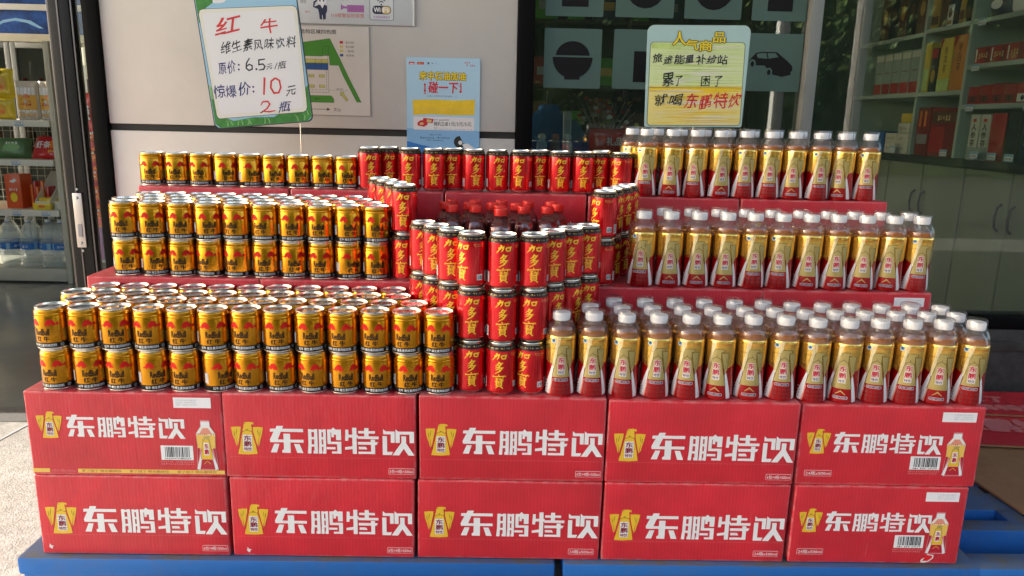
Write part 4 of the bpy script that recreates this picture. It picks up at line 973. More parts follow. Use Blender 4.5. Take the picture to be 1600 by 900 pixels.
# ================================================================== signs and posters
def price_board_left():
    t = thing('price_board', 'white price board with green jungle border and red handwritten prices', 'sign', (-.885, .80, .902), 0)
    t.rotation_euler = (0, math.radians(-5.8), 0)
    a = Art()
    out = []
    for cx, cy, a0 in ((276, 18, -90), (276, 392, 0), (18, 392, 90), (18, 18, 180)):
        for k in range(7):
            q = math.radians(a0+15*k); out.append((cx+18*math.cos(q), cy+18*math.sin(q)))
    m = Mesh(); m.prism('sign_edge', [(x/1000, y/1000) for x, y in out], lambda x, y, d: Vector((x, d, y)), .004)
    sh = [(147+(x-147)*.982, 205+(y-205)*.987) for x, y in out]
    a.poly('sign_sky', sh, 0)
    a.poly('sign_green', [(4, 16), (18, 3), (278, 3), (291, 16), (291, 105), (283, 96), (270, 60), (230, 30), (205, 34), (180, 22), (120, 26), (60, 20), (30, 34), (22, 70), (12, 84), (4, 88)], 1)
    a.poly('sign_green', [(4, 300), (20, 315), (30, 340), (52, 352), (60, 406), (18, 408), (4, 392)], 1)
    a.poly('sign_green_light', [(4, 88), (12, 84), (20, 72), (16, 110), (4, 128)], 2)
    a.poly('ink_yellow', [(4, 100), (13, 98), (14, 112), (4, 130)], 1)
    for x, y, an in ((70, 6, 70), (85, 6, 95), (100, 6, 60), (110, 6, 110), (40, 5, 80), (55, 8, 110), (150, 5, 75), (165, 5, 100), (250, 5, 100), (268, 6, 75), (282, 20, 100)):
        q = math.radians(an); a.line('sign_green_light', [(x, y), (x+12*math.cos(q), y+12*math.sin(q)), (x+22*math.cos(q+.3), y+22*math.sin(q+.3))], [4, 3, .5], 2)
    for x, y, w_ in ((70, 356, 40), (120, 366, 36), (180, 360, 44), (240, 368, 40), (100, 384, 50), (210, 388, 50)): a.ell('sign_white', x, y, w_*.5, 6, 1)
    a.poly('sign_white', [(236, 20), (244, 31), (252, 24), (262, 34), (270, 25), (278, 36), (272, 16), (250, 12)], 2) if False else None
    inner = [(10, 27), (282, 27), (294, 326), (0, 342)]
    pan = [(20, 30), (268, 30), (277, 34), (281, 44), (290, 312), (287, 322), (278, 327), (22, 337), (12, 334), (8, 324), (13, 40), (16, 33)]
    a.poly('sign_edge', [(148+(x-148)*1.009, 180+(y-180)*1.008) for x, y in pan], 3); a.poly('sign_cream', pan, 4)
    a.poly('sign_white', [(148+(x-148)*.93, 180+(y-180)*.93) for x, y in pan], 5)
    a.text('pen_red', '红', 47, 262, 132, 314, 6, .012, .1, .035); a.text('pen_red', '牛', 178, 258, 234, 300, 6, .012, .1, .035)
    a.text('pen_black', '维生素风味饮料', 55, 213, 278, 246, 6, .008, .15, .05)
    a.text('pen_blue', '原价', 38, 155, 92, 190, 6, .008, .15, .05); a.ell('pen_blue', 98, 164, 2.6, 3, 6); a.ell('pen_blue', 100, 177, 2.6, 3, 6)
    a.line('pen_black', [(134, 194), (123, 180), (120, 166), (127, 159), (137, 162), (138, 172), (130, 176), (122, 171)], [3, 4, 4, 4, 4, 4, 3.6, 3], 6); a.ell('pen_black', 149, 161, 3, 3, 6)
    a.line('pen_black', [(178, 187), (160, 186), (158, 173), (170, 174), (175, 167), (170, 159), (156, 158)], [3, 4, 4, 4, 4, 4, 3], 6)
    a.text('pen_black', '元', 179, 158, 198, 174, 6, .008, .15, .05); a.line('pen_black', [(202, 157), (212, 174)], 2, 6); a.text('pen_black', '瓶', 212, 156, 236, 176, 6, .006, .15, .05)
    a.text('pen_blue', '惊爆价', 13, 88, 122, 124, 6, .008, .15, .05); a.ell('pen_blue', 131, 99, 2.6, 3, 6); a.ell('pen_blue', 132, 112, 2.6, 3, 6)
    a.line('pen_red', [(169, 136), (160, 87)], [6, 5], 6); a.line('pen_red', [(200, 132), (187, 124), (183, 106), (190, 90), (204, 90), (212, 104), (211, 124), (200, 132)], [5, 5.4, 5.6, 5.4, 5, 5, 5, 5], 6)
    a.text('pen_black', '元', 226, 80, 258, 108, 6, .008, .15, .05)
    a.line('pen_red', [(146, 58), (154, 68), (168, 68), (173, 60), (164, 48), (142, 36), (150, 41), (168, 38), (187, 40)], [2.4, 4, 4.6, 4.6, 4.4, 3, 3, 4.6, 3], 6)
    a.text('pen_blue', '瓶', 197, 34, 232, 62, 6, .01, .15, .05)
    m.art(a, front, dl=.00025); m.build('board', t, angle=20)
    m = Mesh(); m.tube('can_steel', [(.255, .006, .02), (.252, .006, -.01), (.239, .006, -.14)], .0017, 10); m.build('support_rod', t)
price_board_left()
def price_board_right():
    t = thing('price_board', 'white board with mint top, yellow printed heading and lime handwriting panel', 'sign', (.391, .80, .938), 0)
    t.rotation_euler = (0, math.radians(-1), 0)
    out = []
    for cx, cy, a0 in ((288, 6, -90), (282, 270, 0), (20, 270, 90), (8, 6, 180)):
        r_ = 6 if cy < 50 else 20
        for k in range(7):
            q = math.radians(a0+15*k); out.append((cx+r_*math.cos(q), cy+r_*math.sin(q)))
    m = Mesh(); m.prism('board_mint', [(x/1000, y/1000) for x, y in out], lambda x, y, d: Vector((x, d, y)), .004)
    a = Art(); a.rrect('sign_edge', 9, 4, 289, 243, 10, 0); a.rrect('wash_lime', 10.5, 105, 287.5, 241.5, 9, 1); a.rrect('wash_yellow', 10.5, 5.5, 287.5, 118, 9, 2)
    r = random.Random(5)
    for k in range(150):                                # marker hatching: lime above, yellow below
        y = r.uniform(9, 238); x = r.uniform(12, 150); L = r.uniform(60, 190); c = 'sign_lime' if y > 118 else 'poster_yellow'
        if r.random() < .3 or (150 < y < 200 and r.random() < .4) or (40 < y < 85 and r.random() < .4): c = 'sign_cream'
        x1 = min(286, x+L) if r.random() < .6 else 286
        a.line(c, [(x, y), ((x+x1)/2, y+r.uniform(-1.5, 1.5)), (x1, y+r.uniform(-1.5, 1.5))], [.6, r.uniform(1.2, 3.2), .6], 3+k % 4)
    for k in range(12): a.line('poster_yellow', [(12, 118-k*1.4), (150, 119-k*1.5+r.uniform(-1, 1)), (286, 118-k*1.3)], [1.6, 1.9, 1.5], 2)
    for k in range(7): a.line('sign_lime', [(12, 238-k*2), (150, 238-k*2.4+r.uniform(-1, 1)), (200+r.uniform(0, 85), 238-k*2)], [2, 1.9, 1], 2)
    for ch, x0, y0, x1, y1 in (('人', 74, 233, 114, 273), ('气', 113, 219, 150, 250), ('商', 152, 217, 191, 248), ('品', 192, 241, 229, 271)):
        a.text('sign_edge', ch, x0-2.2, y0-2.2, x1+2.2, y1+2.2, 7, .062)
        a.text('ink_yellow', ch, x0, y0, x1, y1, 9, .022)
    a.text('pen_black', '旅途能量补给站', 17, 182, 240, 208, 8, .012, .12, .05)
    a.text('pen_black', '累', 47, 118, 84, 154, 8, .008, .1, .05); a.text('pen_black', '了', 86, 118, 108, 148, 8, .008, .1, .05)
    a.text('pen_black', '困', 163, 118, 196, 152, 8, .008, 0, .05); a.text('pen_black', '了', 202, 116, 226, 148, 8, .008, .1, .05)
    a.text('pen_black', '就喝', 27, 62, 116, 96, 8, .008, .1, .05)
    a.text('pen_red', '东鹏特饮', 118, 54, 290, 98, 8, .014, .18, .05)
    m.art(a, front, dl=.0002); m.build('board', t, angle=20)
    m = Mesh(); m.tube('can_steel', [(.15, .006, .03), (.15, .006, -.175)], .0025, 10); m.build('support_rod', t)
price_board_right()

def poster_blue():
    t = thing('poster', 'sky blue promotional poster taped to the pale wall', 'poster', (-.352, 1.0985, .85))
    a = Art(); W_, Z0, Z1 = 244, -55, 294
    m = Mesh(); nx = 10
    fn = lambda x, y, d: Vector((x, -.0015-d-.008*(y+.055), y))
    a.rect('poster_sky', 0, Z0, W_, Z1, 0)
    a.poly('poster_mid', [(0, 90), (W_, 90), (W_, Z0), (0, Z0)], 1); a.poly('poster_sky', [(0, 90), (W_, 90), (W_, 60), (0, 64)], 2)
    a.poly('poster_blue', [(0, 22), (40, 12), (90, 2), (150, -8), (244, 20), (244, Z0), (0, Z0)], 3)
    a.poly('poster_mid', [(150, -8), (190, -8), (244, 6), (244, 20), (195, 8)], 4)
    a.rect('poster_red', 9, 271, 27, 279, 3); a.rect('sign_white', 12, 272, 24, 275, 4); a.rect('poster_red', 36, 271, 58, 279, 3); a.dashes('ink_yellow', 39, 273, 55, 277, 3, 4)
    a.dashes('ink_navy', 68, 272, 78, 279, 1, 3, 4); a.dashes('ink_navy', 82, 272, 90, 279, 1, 3, 5); a.dashes('poster_mid', 94, 272, 101, 279, 1, 3, 6)
    a.dashes('poster_red', 192, 276, 216, 284, 4, 3, 3); a.dashes('poster_red', 198, 268, 228, 275, 5, 3, 9)
    for dx, dy in ((1.6, -1.6), (-1, 0), (1, 0), (0, 1)): a.text('sign_edge', '来中石油加油', 41+dx, 222+dy, 196+dx, 250+dy, 3, .035, .05)
    a.text('ink_yellow', '来中石油加油', 41, 222, 196, 250, 6, .035, .05)
    a.text('poster_red', '碰一下', 71, 180, 170, 218, 4, .03, .08)
    a.dashes('poster_red', 56, 176, 66, 212, 1, 4, 8); a.dashes('poster_red', 174, 182, 186, 218, 1, 4, 2)
    for q in range(4): a.dashes('poster_red', 56, 176+q*9, 66, 183+q*9, 1, 4, q); a.dashes('poster_red', 175, 184+q*8.4, 185, 190+q*8.4, 1, 4, q+5)
    a.dashes('ink_grey', 69, 168, 167, 174, 22, 3, 6)
    a.poly('poster_yellow', [(20, 157), (90, 160), (160, 158), (228, 162), (226, 112), (150, 110), (80, 112), (22, 108)], 3); a.line('ink_gold', [(22, 130), (80, 128), (150, 131), (226, 128)], [1, 1.4, .8, 1.2], 4)
    a.rrect('sign_white', 22, 60, 226, 103, 5, 3)
    a.poly('poster_red', [(36, 74), (58, 70), (70, 78), (70, 88), (48, 92), (36, 84)], 4); a.poly('ink_red', [(52, 86), (86, 82), (90, 96), (56, 99)], 4); a.poly('ink_gold', [(66, 86), (82, 84), (84, 93), (68, 95)], 5); a.ell('ink_gold', 50, 80, 7, 4, 5)
    a.dashes('ink_black', 91, 91, 142, 96, 12, 4, 3); a.text('ink_black', '随机立减', 91, 74, 138, 88, 4, .01); a.text('ink_black', '1元/3元/5元', 142, 74, 217, 88, 4, .006)
    a.dashes('ink_grey', 91, 66, 106, 70, 4, 4, 3); a.dashes('ink_grey', 91, 62, 152, 65, 16, 4, 7); a.dashes('ink_grey', 160, 62, 220, 65, 16, 4, 8); a.dashes('ink_lightgrey', 34, 62, 84, 64, 14, 4, 9)
    a.dashes('ink_navy', 76, 42, 114, 47, 8, 4, 2); a.ell('ink_navy', 47, 34, 2.4, 2.4, 4); a.ell('ink_navy', 106, 35, 2.4, 2.4, 4); a.dashes('ink_navy', 52, 31, 92, 36, 9, 4, 4); a.dashes('ink_navy', 111, 32, 146, 37, 8, 4, 5); a.dashes('ink_navy', 66, 24, 122, 28, 14, 4, 6)
    a.ell('ink_black', 178, 22, 20, 20, 5); a.ell('sign_white', 180, 20, 7, 7, 6); a.poly('poster_mid', [(178, 42), (205, 46), (226, 6), (200, 0)], 7); a.poly('sign_white', [(186, 14), (205, 18), (226, 4), (200, -6)], 8)
    m.art(a, fn, dl=.00012, cut=.03); m.build('poster_sheet', t)
    m = Mesh(); m.box('poster_sky', .0, -.0012, -.055, .244, -.0002, .15); m.build('backing', t)
poster_blue()
def zone_map():
    t = thing('notice_sheet', 'pale printed zone map with green areas pinned behind the left price board', 'notice', (-.69, 1.0985, .95))
    a = Art(); X0, X1, Z0, Z1 = -140, 217, 0, 286
    m = Mesh(); m.box('paper_edge', X0/1000, -.0012, Z0/1000, X1/1000, -.0002, Z1/1000)
    a.rect('paper', X0+1, Z0+1, X1-1, Z1-1, 0)
    a.text('ink_black', '加油站危险区域四色图', -58, 260, 109, 274, 1, .012)
    K = lambda pts, c: (a.poly(c, pts, 1), a.line('ink_black', pts, .8, 2, True))
    K([(-90, 225), (9, 234), (88, 246), (118, 186), (144, 130), (187, 45), (172, 45), (128, 130), (115, 162), (86, 162), (84, 192), (64, 192), (64, 190), (-90, 190)], 'ink_green')
    K([(64, 221), (83, 221), (83, 193), (64, 193)], 'ink_blue')
    K([(-60, 180), (80, 180), (80, 168), (-60, 168)], 'ink_olive'); K([(-60, 167), (80, 167), (80, 147), (-60, 147)], 'ink_blue')
    for x in (38, 58): a.line('ink_black', [(x, 180), (x, 147)], 1, 3)
    a.line('ink_black', [(80, 190), (80, 74), (-60, 76)], .8, 2)
    for x in (-40, 15, 49):
        for z in (123, 90): K([(x, z), (x+18, z), (x+18, z+8), (x, z+8)], 'ink_olive')
    for k in range(9): a.rect('ink_black', 73, 86+k*7, 74.4, 90+k*7, 2)
    for k in range(16): a.rect('ink_black', -30+k*11, 82, -24+k*11, 83, 2)
    K([(-80, 64), (88, 64), (95, 55), (96, 42), (-80, 42)], 'ink_green'); a.dashes('ink_black', 32, 50, 52, 57, 3, 3)
    K([(118, 78), (131, 76), (128, 72), (144, 52), (138, 47), (122, 67), (118, 64)], 'ink_olive')
    a.line('ink_black', [(-60, 20), (74, 20)], 1.6, 2); a.poly('ink_black', [(72, 15), (83, 20), (72, 25)], 2); a.text('ink_black', '文山', 94, 14, 117, 26, 2)
    for k, c in enumerate(('ink_red', 'ink_gold', 'ink_olive', 'ink_blue')): a.rect(c, 120, 231-k*13.5, 131, 239-k*13.5, 1); a.text('ink_black', ('重大风险', '较大风险', '一般风险', '低风险')[k], 140, 231-k*13.5, 167, 238-k*13.5, 1)
    a.dashes('ink_black', 106, 84, 126, 89, 4, 2)
    m.art(a, lambda x, y, d: Vector((x, -.0012-d, y)), dl=.00015); m.build('sheet', t)
zone_map()
def plate():
    t = thing('safety_plate', 'silver notice plate with policeman, camera and wireless symbols on the wall', 'sign', (-.69, 1.0985, .95))
    a = Art(); X0, X1, Z0, Z1 = -180, 366, 291, 520
    m = Mesh(); m.box('plate_silver', X0/1000, -.006, Z0/1000, X1/1000, -.0002, Z1/1000, .001); m.box('sign_white', .3615, -.0085, Z0/1000, .3665, -.0061, Z1/1000, .0008)
    Kp = 'ink_navy'                                     # saluting policeman symbol
    a.poly(Kp, [(58, 306), (66, 303), (66, 318), (68, 318), (70, 303), (78, 306), (79, 322), (83, 330), (84, 346), (76, 350), (68, 346), (58, 350), (50, 346), (42, 344), (46, 356), (54, 362), (52, 366), (40, 358), (38, 342), (54, 336), (57, 322)], 1)
    a.poly('sign_white', [(62, 350), (68, 338), (74, 350)], 2); a.ell('sign_white', 67, 361, 14, 11, 2); a.ell(Kp, 61, 362, 2.4, 3.4, 3); a.ell(Kp, 73, 362, 2.4, 3.4, 3); a.poly(Kp, [(50, 368), (84, 368), (88, 384), (67, 390), (46, 384)], 3)
    a.rect('ink_purple', 148, 329, 203, 351, 1); a.poly('ink_purple', [(128, 354), (136, 347), (148, 346), (148, 340), (136, 340), (128, 334)], 1)
    a.text('ink_rose', '110报警监控装置', 96, 312, 203, 325, 1, .012); a.dashes('ink_lightgrey', 82, 362, 172, 372, 6, 1); a.text('ink_grey', '88', -2, 352, 16, 368, 1)
    a.rrect('ink_navy', 221, 306, 299, 420, 7, 1); a.rrect('plate_silver', 222.4, 307.4, 297.6, 419, 6, 2)
    a.rrect('ink_navy', 230, 325, 290, 351, 11, 3); a.rrect('ink_gold', 260, 327, 288, 349, 9, 4); a.text('sign_white', 'Wi', 234, 331, 256, 346, 4, .03); a.text('sign_white', 'Fi', 263, 331, 283, 346, 5, .03)
    a.ell('ink_navy', 259, 355, 2.6, 2.6, 3)
    for q in (9, 16, 23, 30): a.line('ink_navy', [(259+q*math.sin(math.radians(k)), 355+q*math.cos(math.radians(k))) for k in range(-50, 51, 10)], 3, 3)
    a.text('ink_purple', '无线网络覆盖区', 232, 312, 288, 320, 3); a.dashes('ink_rose', 10, 324, 30, 331, 2, 1)
    m.art(a, lambda x, y, d: Vector((x, -.006-d, y)), dl=.00015); m.build('plate', t)
plate()

# ================================================================== inside the shop, left
def P(name, mt, x0, y0, z0, x1, y1, z1, bev=.002, parent=None):
    m = Mesh(); m.box(mt, x0, y0, z0, x1, y1, z1, bev); return m.build(name, parent)
t = thing('display_shelf', 'cream gondola shelf with water and snacks seen through the doorway', 'shelf', (-3.2, 3.3, GZ))
for x in (-.95, .385): P('post', 'shelf_cream', x, .0, 0, x+.035, .06, 1.5, .004, t); P('post', 'shelf_cream', x, .44, 0, x+.035, .5, 1.5, .004, t)
for z in (.475, .79, 1.03): P('shelf_board', 'shelf_cream', -.914, .0, z-.035, .384, .46, z, .004, t); P('price_rail', 'sign_cream', -.914, -.012, z-.04, .384, -.001, z-.002, .002, t)
P('base_plinth', 'shelf_cream', -.914, .0, .012, .384, .46, .095, .006, t)
m = Mesh()
for k in range(27): m.tube('wire', [(-.91+k*.05, .465, .1), (-.91+k*.05, .465, 1.02)], .002, 4)
for k in range(19): m.tube('wire', [(-.914, .470, .1+k*.05), (.384, .470, .1+k*.05)], .002, 4)
m.build('wire_back', t)
for z in (.475, .79, 1.03):
    m = Mesh(); m.prism('shelf_cream', [(.46, 0), (.46, -.14), (.42, -.14), (.05, -.035), (.05, 0)], lambda x, y, d: Vector((.36+d, x, z-.036+y)), .004); m.build('bracket', t)
for x, z in ((-.1, .79), (-.62, .79), (.2, 1.03), (-.05, .475), (.12, .475), (.3, .475), (-.2, .475), (.15, .79)):
    a = Art(); a.rect('tag_blue', -26, 0, 26, 30); a.rect('sign_white', -24, 10, 24, 28, 2); a.dashes('ink_navy', -20, 14, 14, 24, 5, 3)
    m = Mesh(); m.art(a, lambda u, v, d, x=x, z=z: Vector((x+u, -.0125-d, z-.036+v))); m.build('price_tag', t)

def water_bottle():
    t = thing('water_bottle', 'clear water bottle', 'water bottle')
    p = 'pet_water'; m = Mesh()
    rib = [(58+1.4*math.cos(k*1.6), 14+k*7.0, p) for k in range(14)]
    m.lathe(mm([(0, 8, p), (40, 2, p), (54, 3, p), (57, 9, p)]+rib+[(59, 114, p), (59, 180, p), (58, 200, p), (54, 225, p), (44, 250, p), (28, 272, p), (17, 284, p), (15, 290, p), (15, 300, p)]), 30); m.build('bottle_shell', t)
    m = Mesh(); a = Art()
    b = 'poster_blue'; m.lathe(mm([(59.4, 118, b), (59.6, 120, b), (59.6, 158, b), (59.4, 160, b)]), 30)
    for q in range(3): a.rect('sign_sky', -150+q*120, 119, -128+q*120, 159, 1); a.dashes('sign_white', -110+q*120, 130, -60+q*120, 148, 2, 1, q)
    m.art(a, lambda x, y, d: Vector(((.0597+d)*math.sin(x/.06), -(.0597+d)*math.cos(x/.06), y)), cut=.006); m.build('label', t)
    m = Mesh(); m.lathe(mm([(15.4, 288, 'poster_blue'), (17.5, 289, 'poster_blue'), (17.5, 292, 'cap_white'), (17, 310, 'cap_white'), (0, 312, 'cap_white')]), 24); m.build('cap', t)
    return t
WB = water_bottle(); remember(WB); WM = Maker(WB)
k = 0
for y, nm in ((3.375, 'front'), (3.51, 'rear')):
    for i, x in enumerate((-3.33, -3.20, -3.07, -2.945, -2.865+.0) if nm == 'front' else (-3.28, -3.14, -3.0, -2.87)):
        n = 5 if nm == 'front' else 4
        WM.put((x, y, GZ+.096), RND.uniform(-1, 1), 'large clear water bottle with blue label on the bottom shelf, %s row, %s' % (nm, nth(i, n)), 'water bottles on the bottom shelf')

def pillow_bag(name, label, loc, W, H, T, mt, art, rz=0, tilt=0, lie=False, group=None, seed=1, cat='snack bag'):
    """puffed film bag with crimped ends"""
    r = random.Random(seed); m = Mesh(); nx, nz = 12, 16; p = [r.uniform(0, 6) for _ in range(4)]
    def off(u, v): return T*.5*max(0, (1-abs(2*u-1)**3)*(1-abs(2*v-1)**4))**.6*(1+.12*math.sin(9*u+p[0])*math.sin(7*v+p[1]))
    def wav(u, v): return .004*math.sin(14*u+p[2])*abs(2*v-1)**3
    grid = []
    for s in (-1, 1):
        g_ = [[m.bm.verts.new(((i/nx-.5)*W, s*off(i/nx, j/nz)+wav(i/nx, j/nz)+s*.0003, j/nz*H)) for i in range(nx+1)] for j in range(nz+1)]; grid.append(g_)
        for j in range(nz):
            for i in range(nx):
                q = (g_[j][i], g_[j][i+1], g_[j+1][i+1], g_[j+1][i]); f = m.bm.faces.new(q if s < 0 else q[::-1]); f.material_index = m.mi(mt); f.smooth = True
    def onbag(x, y, d):
        u = x/W+.5; v = y/H; u = min(1, max(0, u)); v = min(1, max(0, v)); return Vector((x, -off(u, v)+wav(u, v)-.0012-d*3, y))
    m.art(art, onbag, cut=.008)
    o = m.build(name, None, loc); o.rotation_euler = (tilt, 0, rz)
    return tag(o, label, cat, group)
mat('bag_yellow', (.80, .60, .03), .28, coat=.5, bump=(25, .2, .004)); mat('bag_red', (.55, .015, .02), .28, coat=.5, bump=(25, .25, .004)); mat('bag_green', (.10, .22, .09), .35, coat=.4, bump=(25, .25, .004))
mat('bag_clear', (.62, .56, .48), .25, coat=.6, bump=(40, .4, .004)); mat('orange_print', (.80, .20, .02), .4, coat=.3); mat('box_orange', (.75, .10, .02), .4, coat=.2); mat('candy_gold', (.78, .42, .05), .35, coat=.4)
def y_art(s=1):
    a = Art(); a.ell('candy_gold', 5, 80*s, 42, 48*s, 1); a.ell('orange_print', 12, 62*s, 24, 14*s, 2); a.text('pen_black', '蛋糕', -30, 138*s, 30, 158*s, 2); return a
pillow_bag('snack_bag', 'bright yellow snack bag standing on top of another on the upper shelf', (-3.13, 3.36, .88+.135), .16, .17, .05, 'bag_yellow', y_art(), .1, seed=2)
pillow_bag('snack_bag', 'bright yellow snack bag lying under another at the shelf end', (-3.135, 3.36, .8805), .17, .135, .06, 'bag_yellow', y_art(.75), -.1, seed=3)
def stick_bag(x, label, seed):
    a = Art()
    a.rect('candy_gold', -56, 62, 56, 150, 2); a.poly('orange_print', [(-20, 140), (0, 158), (22, 146), (30, 150), (20, 132), (-16, 132)], 3); a.dashes('pen_red', -46, 84, 10, 104, 3, 3, seed); a.dashes('bag_red' if 'bag_red' in MATS else 'pen_red', 8, 70, 50, 130, 2, 3, seed); a.dashes('pen_black', -50, 118, -20, 130, 2, 3)
    for q in range(5): a.rrect('sign_white', -54+q*22, 6, -36+q*22, 60, 6, 1); a.rrect('sign_white', -54+q*22, 152, -36+q*22, 196, 6, 1); a.ell('candy_gold', -45+q*22, 30, 6, 9, 2)
    pillow_bag('stick_candy_bag', label, (x, 3.37, .8805), .13, .235, .05, 'bag_clear', a, .05, seed=seed)
stick_bag(-2.975, 'clear bag of white stick candy with gold band, left of two on upper shelf', 5); stick_bag(-2.838, 'clear bag of white stick candy with gold band, right of two on upper shelf', 6)
a = Art(); a.text('sign_white', '虾条', -70, 60, 30, 110, 2, .03); a.ell('orange_print', 45, 90, 34, 30, 1); a.dashes('ink_yellow', 20, 30, 80, 50, 4, 2)
pillow_bag('snack_bag', 'red snack bag leaning back on the middle shelf', (-2.90, 3.36, .6405), .2, .16, .06, 'bag_red', a, -.1, -.5, seed=8)
a = Art(); a.ell('sign_green_light', 0, 60, 50, 26, 1); a.dashes('sign_white', -40, 80, 40, 96, 4, 2)
pillow_bag('snack_bag', 'dull green snack bag lying beside the red one on the middle shelf', (-3.11, 3.38, .6405), .2, .13, .09, 'bag_green', a, .1, -.3, seed=9)
pillow_bag('snack_bag', 'dark green snack pouch at the far left of the middle shelf', (-3.30, 3.38, .6405), .17, .19, .07, 'bag_green', a, .1, -.2, seed=10)
def goods(name, label, cat, loc, sx, sy, sz, mt, art=None, face='y', group=None, rz=0, bev=.0025, tilt=0):
    """box of goods with its printed front; loc = centre of the bottom front edge"""
    m = Mesh()
    if face == 'y':
        m.box(mt, -sx/2, 0, 0, sx/2, sy, sz, bev)
        if art: m.art(art, front, dl=.0003)
    else:
        m.box(mt, 0, -sx/2, 0, sy, sx/2, sz, bev)
        if art: m.art(art, lambda x, y, d: Vector((-d, -x, y)), dl=.0003)
    o = m.build(name, None, loc); o.rotation_euler = (tilt, 0, rz); return tag(o, label, cat, group)
a = Art(); a.poly('sign_white', [(-20, 170), (15, 190), (30, 178), (5, 160)], 1); a.ell('ink_yellow', 0, 70, 22, 30, 1); a.dashes('sign_white', -28, 110, 28, 130, 4, 2)
goods('snack_box', 'tall orange snack box at the left end of the third shelf', 'box', (-3.13, 3.36, .325), .10, .12, .215, 'box_orange', a)
m = Mesh()
for k in range(6): m.box('bag_red' if k % 2 else 'orange_print', -.05+k*.019, .0, 0, -.034+k*.019, .08, .15+.02*math.sin(k*2), .004, M=Matrix.Rotation(.1*math.sin(k*3), 4, 'Y'))
tag(m.build('candy_stack', None, (-3.01, 3.42, .325)), 'row of red candy packs beside the orange box', 'candy packs')
def tray(x, label, h, seed):
    t = thing('display_tray', label, 'open carton', (x, 3.34, .3252))
    m = Mesh()
    for q in (-.055, .052): m.prism('sign_cream', [(0, 0), (.19, 0), (.19, h), (.15, h), (0, .05)], lambda u, v, d, q=q: Vector((q+d, u, v)), .003)
    m.box('sign_cream', -.052, .187, 0, .052, .19, h, 0); m.box('sign_cream', -.052, 0, 0, .052, .003, .05, 0); m.box('sign_cream', -.052, .003, 0, .052, .187, .003, 0); m.build('tray', t)
    m = Mesh()
    for k in range(3): m.box('bag_yellow', -.045+k*.031, .02, .004, -.017+k*.031, .12, .07, .003)
    m.build('contents', t)
    t.rotation_euler = (0, 0, -.25)
tray(-2.945, 'open white carton tray with tall back on the third shelf', .23, 1); tray(-2.825, 'open white carton tray with low back at the third shelf end', .17, 2)
a = Art(); a.ell('orange_print', 0, 22, 24, 10, 1)
goods('candy_box', 'small flat yellow candy box on the third shelf edge', 'box', (-2.93, 3.305, .3255), .11, .03, .042, 'bag_yellow', a)

# hanging strip, narrow rack, fridge
t = thing('snack_strip', 'hanging strip of red snack packets between door and jamb', 'snack packets', (-1.675, 1.6, .50))
m = Mesh(); m.box('sign_cream', -.004, .0, -.02, .004, .002, .62, 0); m.build('hanger', t)
for k in range(6):
    a = Art(); a.ell('bag_red', 0, 28, 26, 17, 1); a.ell('ink_yellow', -6, 30, 8, 6, 2); a.dashes('sign_white', -24, 52, 20, 60, 3, 2)
    o = pillow_bag('packet', '', (0, -.012, k*.077-.02 if k < 5 else .365), .078, .066 if k < 5 else .15, .04, 'orange_print' if k < 5 else 'bag_red', a if k < 5 else Art().text('sign_white', '辣', -24, 40, 24, 110, 2, .05), .1*(-1)**k, seed=30+k)
    for q in ('label', 'category'): del o[q]
    o.parent = t
t = thing('snack_rack', 'narrow rack of small coloured packs behind the door', 'rack', (-1.98, 2.25, GZ))
for z in (.1, .35, .62, .95): P('rack_shelf', 'grey_alu', -.14, 0, z, .16, .26, z+.015, .002, t)
for x in (-.15, .161): P('rack_post', 'grey_alu', x, 0, 0, x+.02, .26, 1.25, .003, t)
for i, (x, z, c, h) in enumerate(((-.06, .635, 'bag_red', .17), (.06, .635, 'ink_purple', .15), (-.08, .365, 'ink_purple', .16), (.0, .365, 'poster_blue', .18), (.09, .365, 'bag_green', .14), (-.06, .115, 'poster_blue', .18), (.06, .115, 'orange_print', .15), (-.05, .965, 'print_red', .12), (.06, .965, 'print_white', .16))):
    a = Art(); a.rect('sign_white', -24, 20, 24, 50, 1); a.dashes('pen_black', -20, 26, 20, 42, 4, 2, i); a.ell('ink_yellow', 5, h*1000-34, 18, 18, 1)
    goods('snack_pack', ['red pack on the second rack shelf behind the door', 'purple pack on the second rack shelf behind the door', 'purple pack on the third rack shelf behind the door', 'blue pack on the third rack shelf behind the door', 'green pack on the third rack shelf behind the door', 'blue pack on the lowest rack shelf behind the door', 'orange pack on the lowest rack shelf behind the door', 'red pack on the top rack shelf behind the door', 'white pack on the top rack shelf behind the door'][i], 'snack pack', (-1.98+x, 2.27, GZ+z+.0003), .09, .1, h, c, a)
t = thing('drinks_fridge', 'tall white drinks fridge with blue header at the shop back', 'fridge', (-3.7, 4.6, GZ))
P('cabinet', 'shelf_cream', -1.2, .45, 0, .48, .7, 2.1, .006, t); P('side_panel', 'shelf_cream', .42, .0, 0, .48, .449, 2.1, .004, t); P('side_panel', 'shelf_cream', -1.2, .0, 0, -1.14, .449, 2.1, .004, t)
P('cross_band', 'shelf_cream', -1.2, -.03, 1.595, .48, -.001, 1.655, .004, t); P('cross_band', 'paint_white', -1.2, -.03, 1.825, .48, -.001, 1.87, .004, t)
mat('header_blue', (.015, .07, .30), .4, vary=(9, .8)); a = Art(); a.poly('poster_mid', [(-420, 40), (-330, 95), (-230, 112), (-120, 95), (-30, 40), (-60, 40), (-150, 78), (-240, 92), (-330, 74), (-390, 40)], 1)
m = Mesh(); m.box('header_blue', -1.2, -.02, 1.656, .48, -.0015, 1.824, .002); m.art(a, lambda x, y, d: Vector((x+.2, -.02-d, 1.656+y)), dl=.0004); m.build('header_panel', t)
m = Mesh(); m.box('header_blue', -1.2, -.02, 1.871, .48, -.0015, 2.09, .002); m.build('top_panel', t)
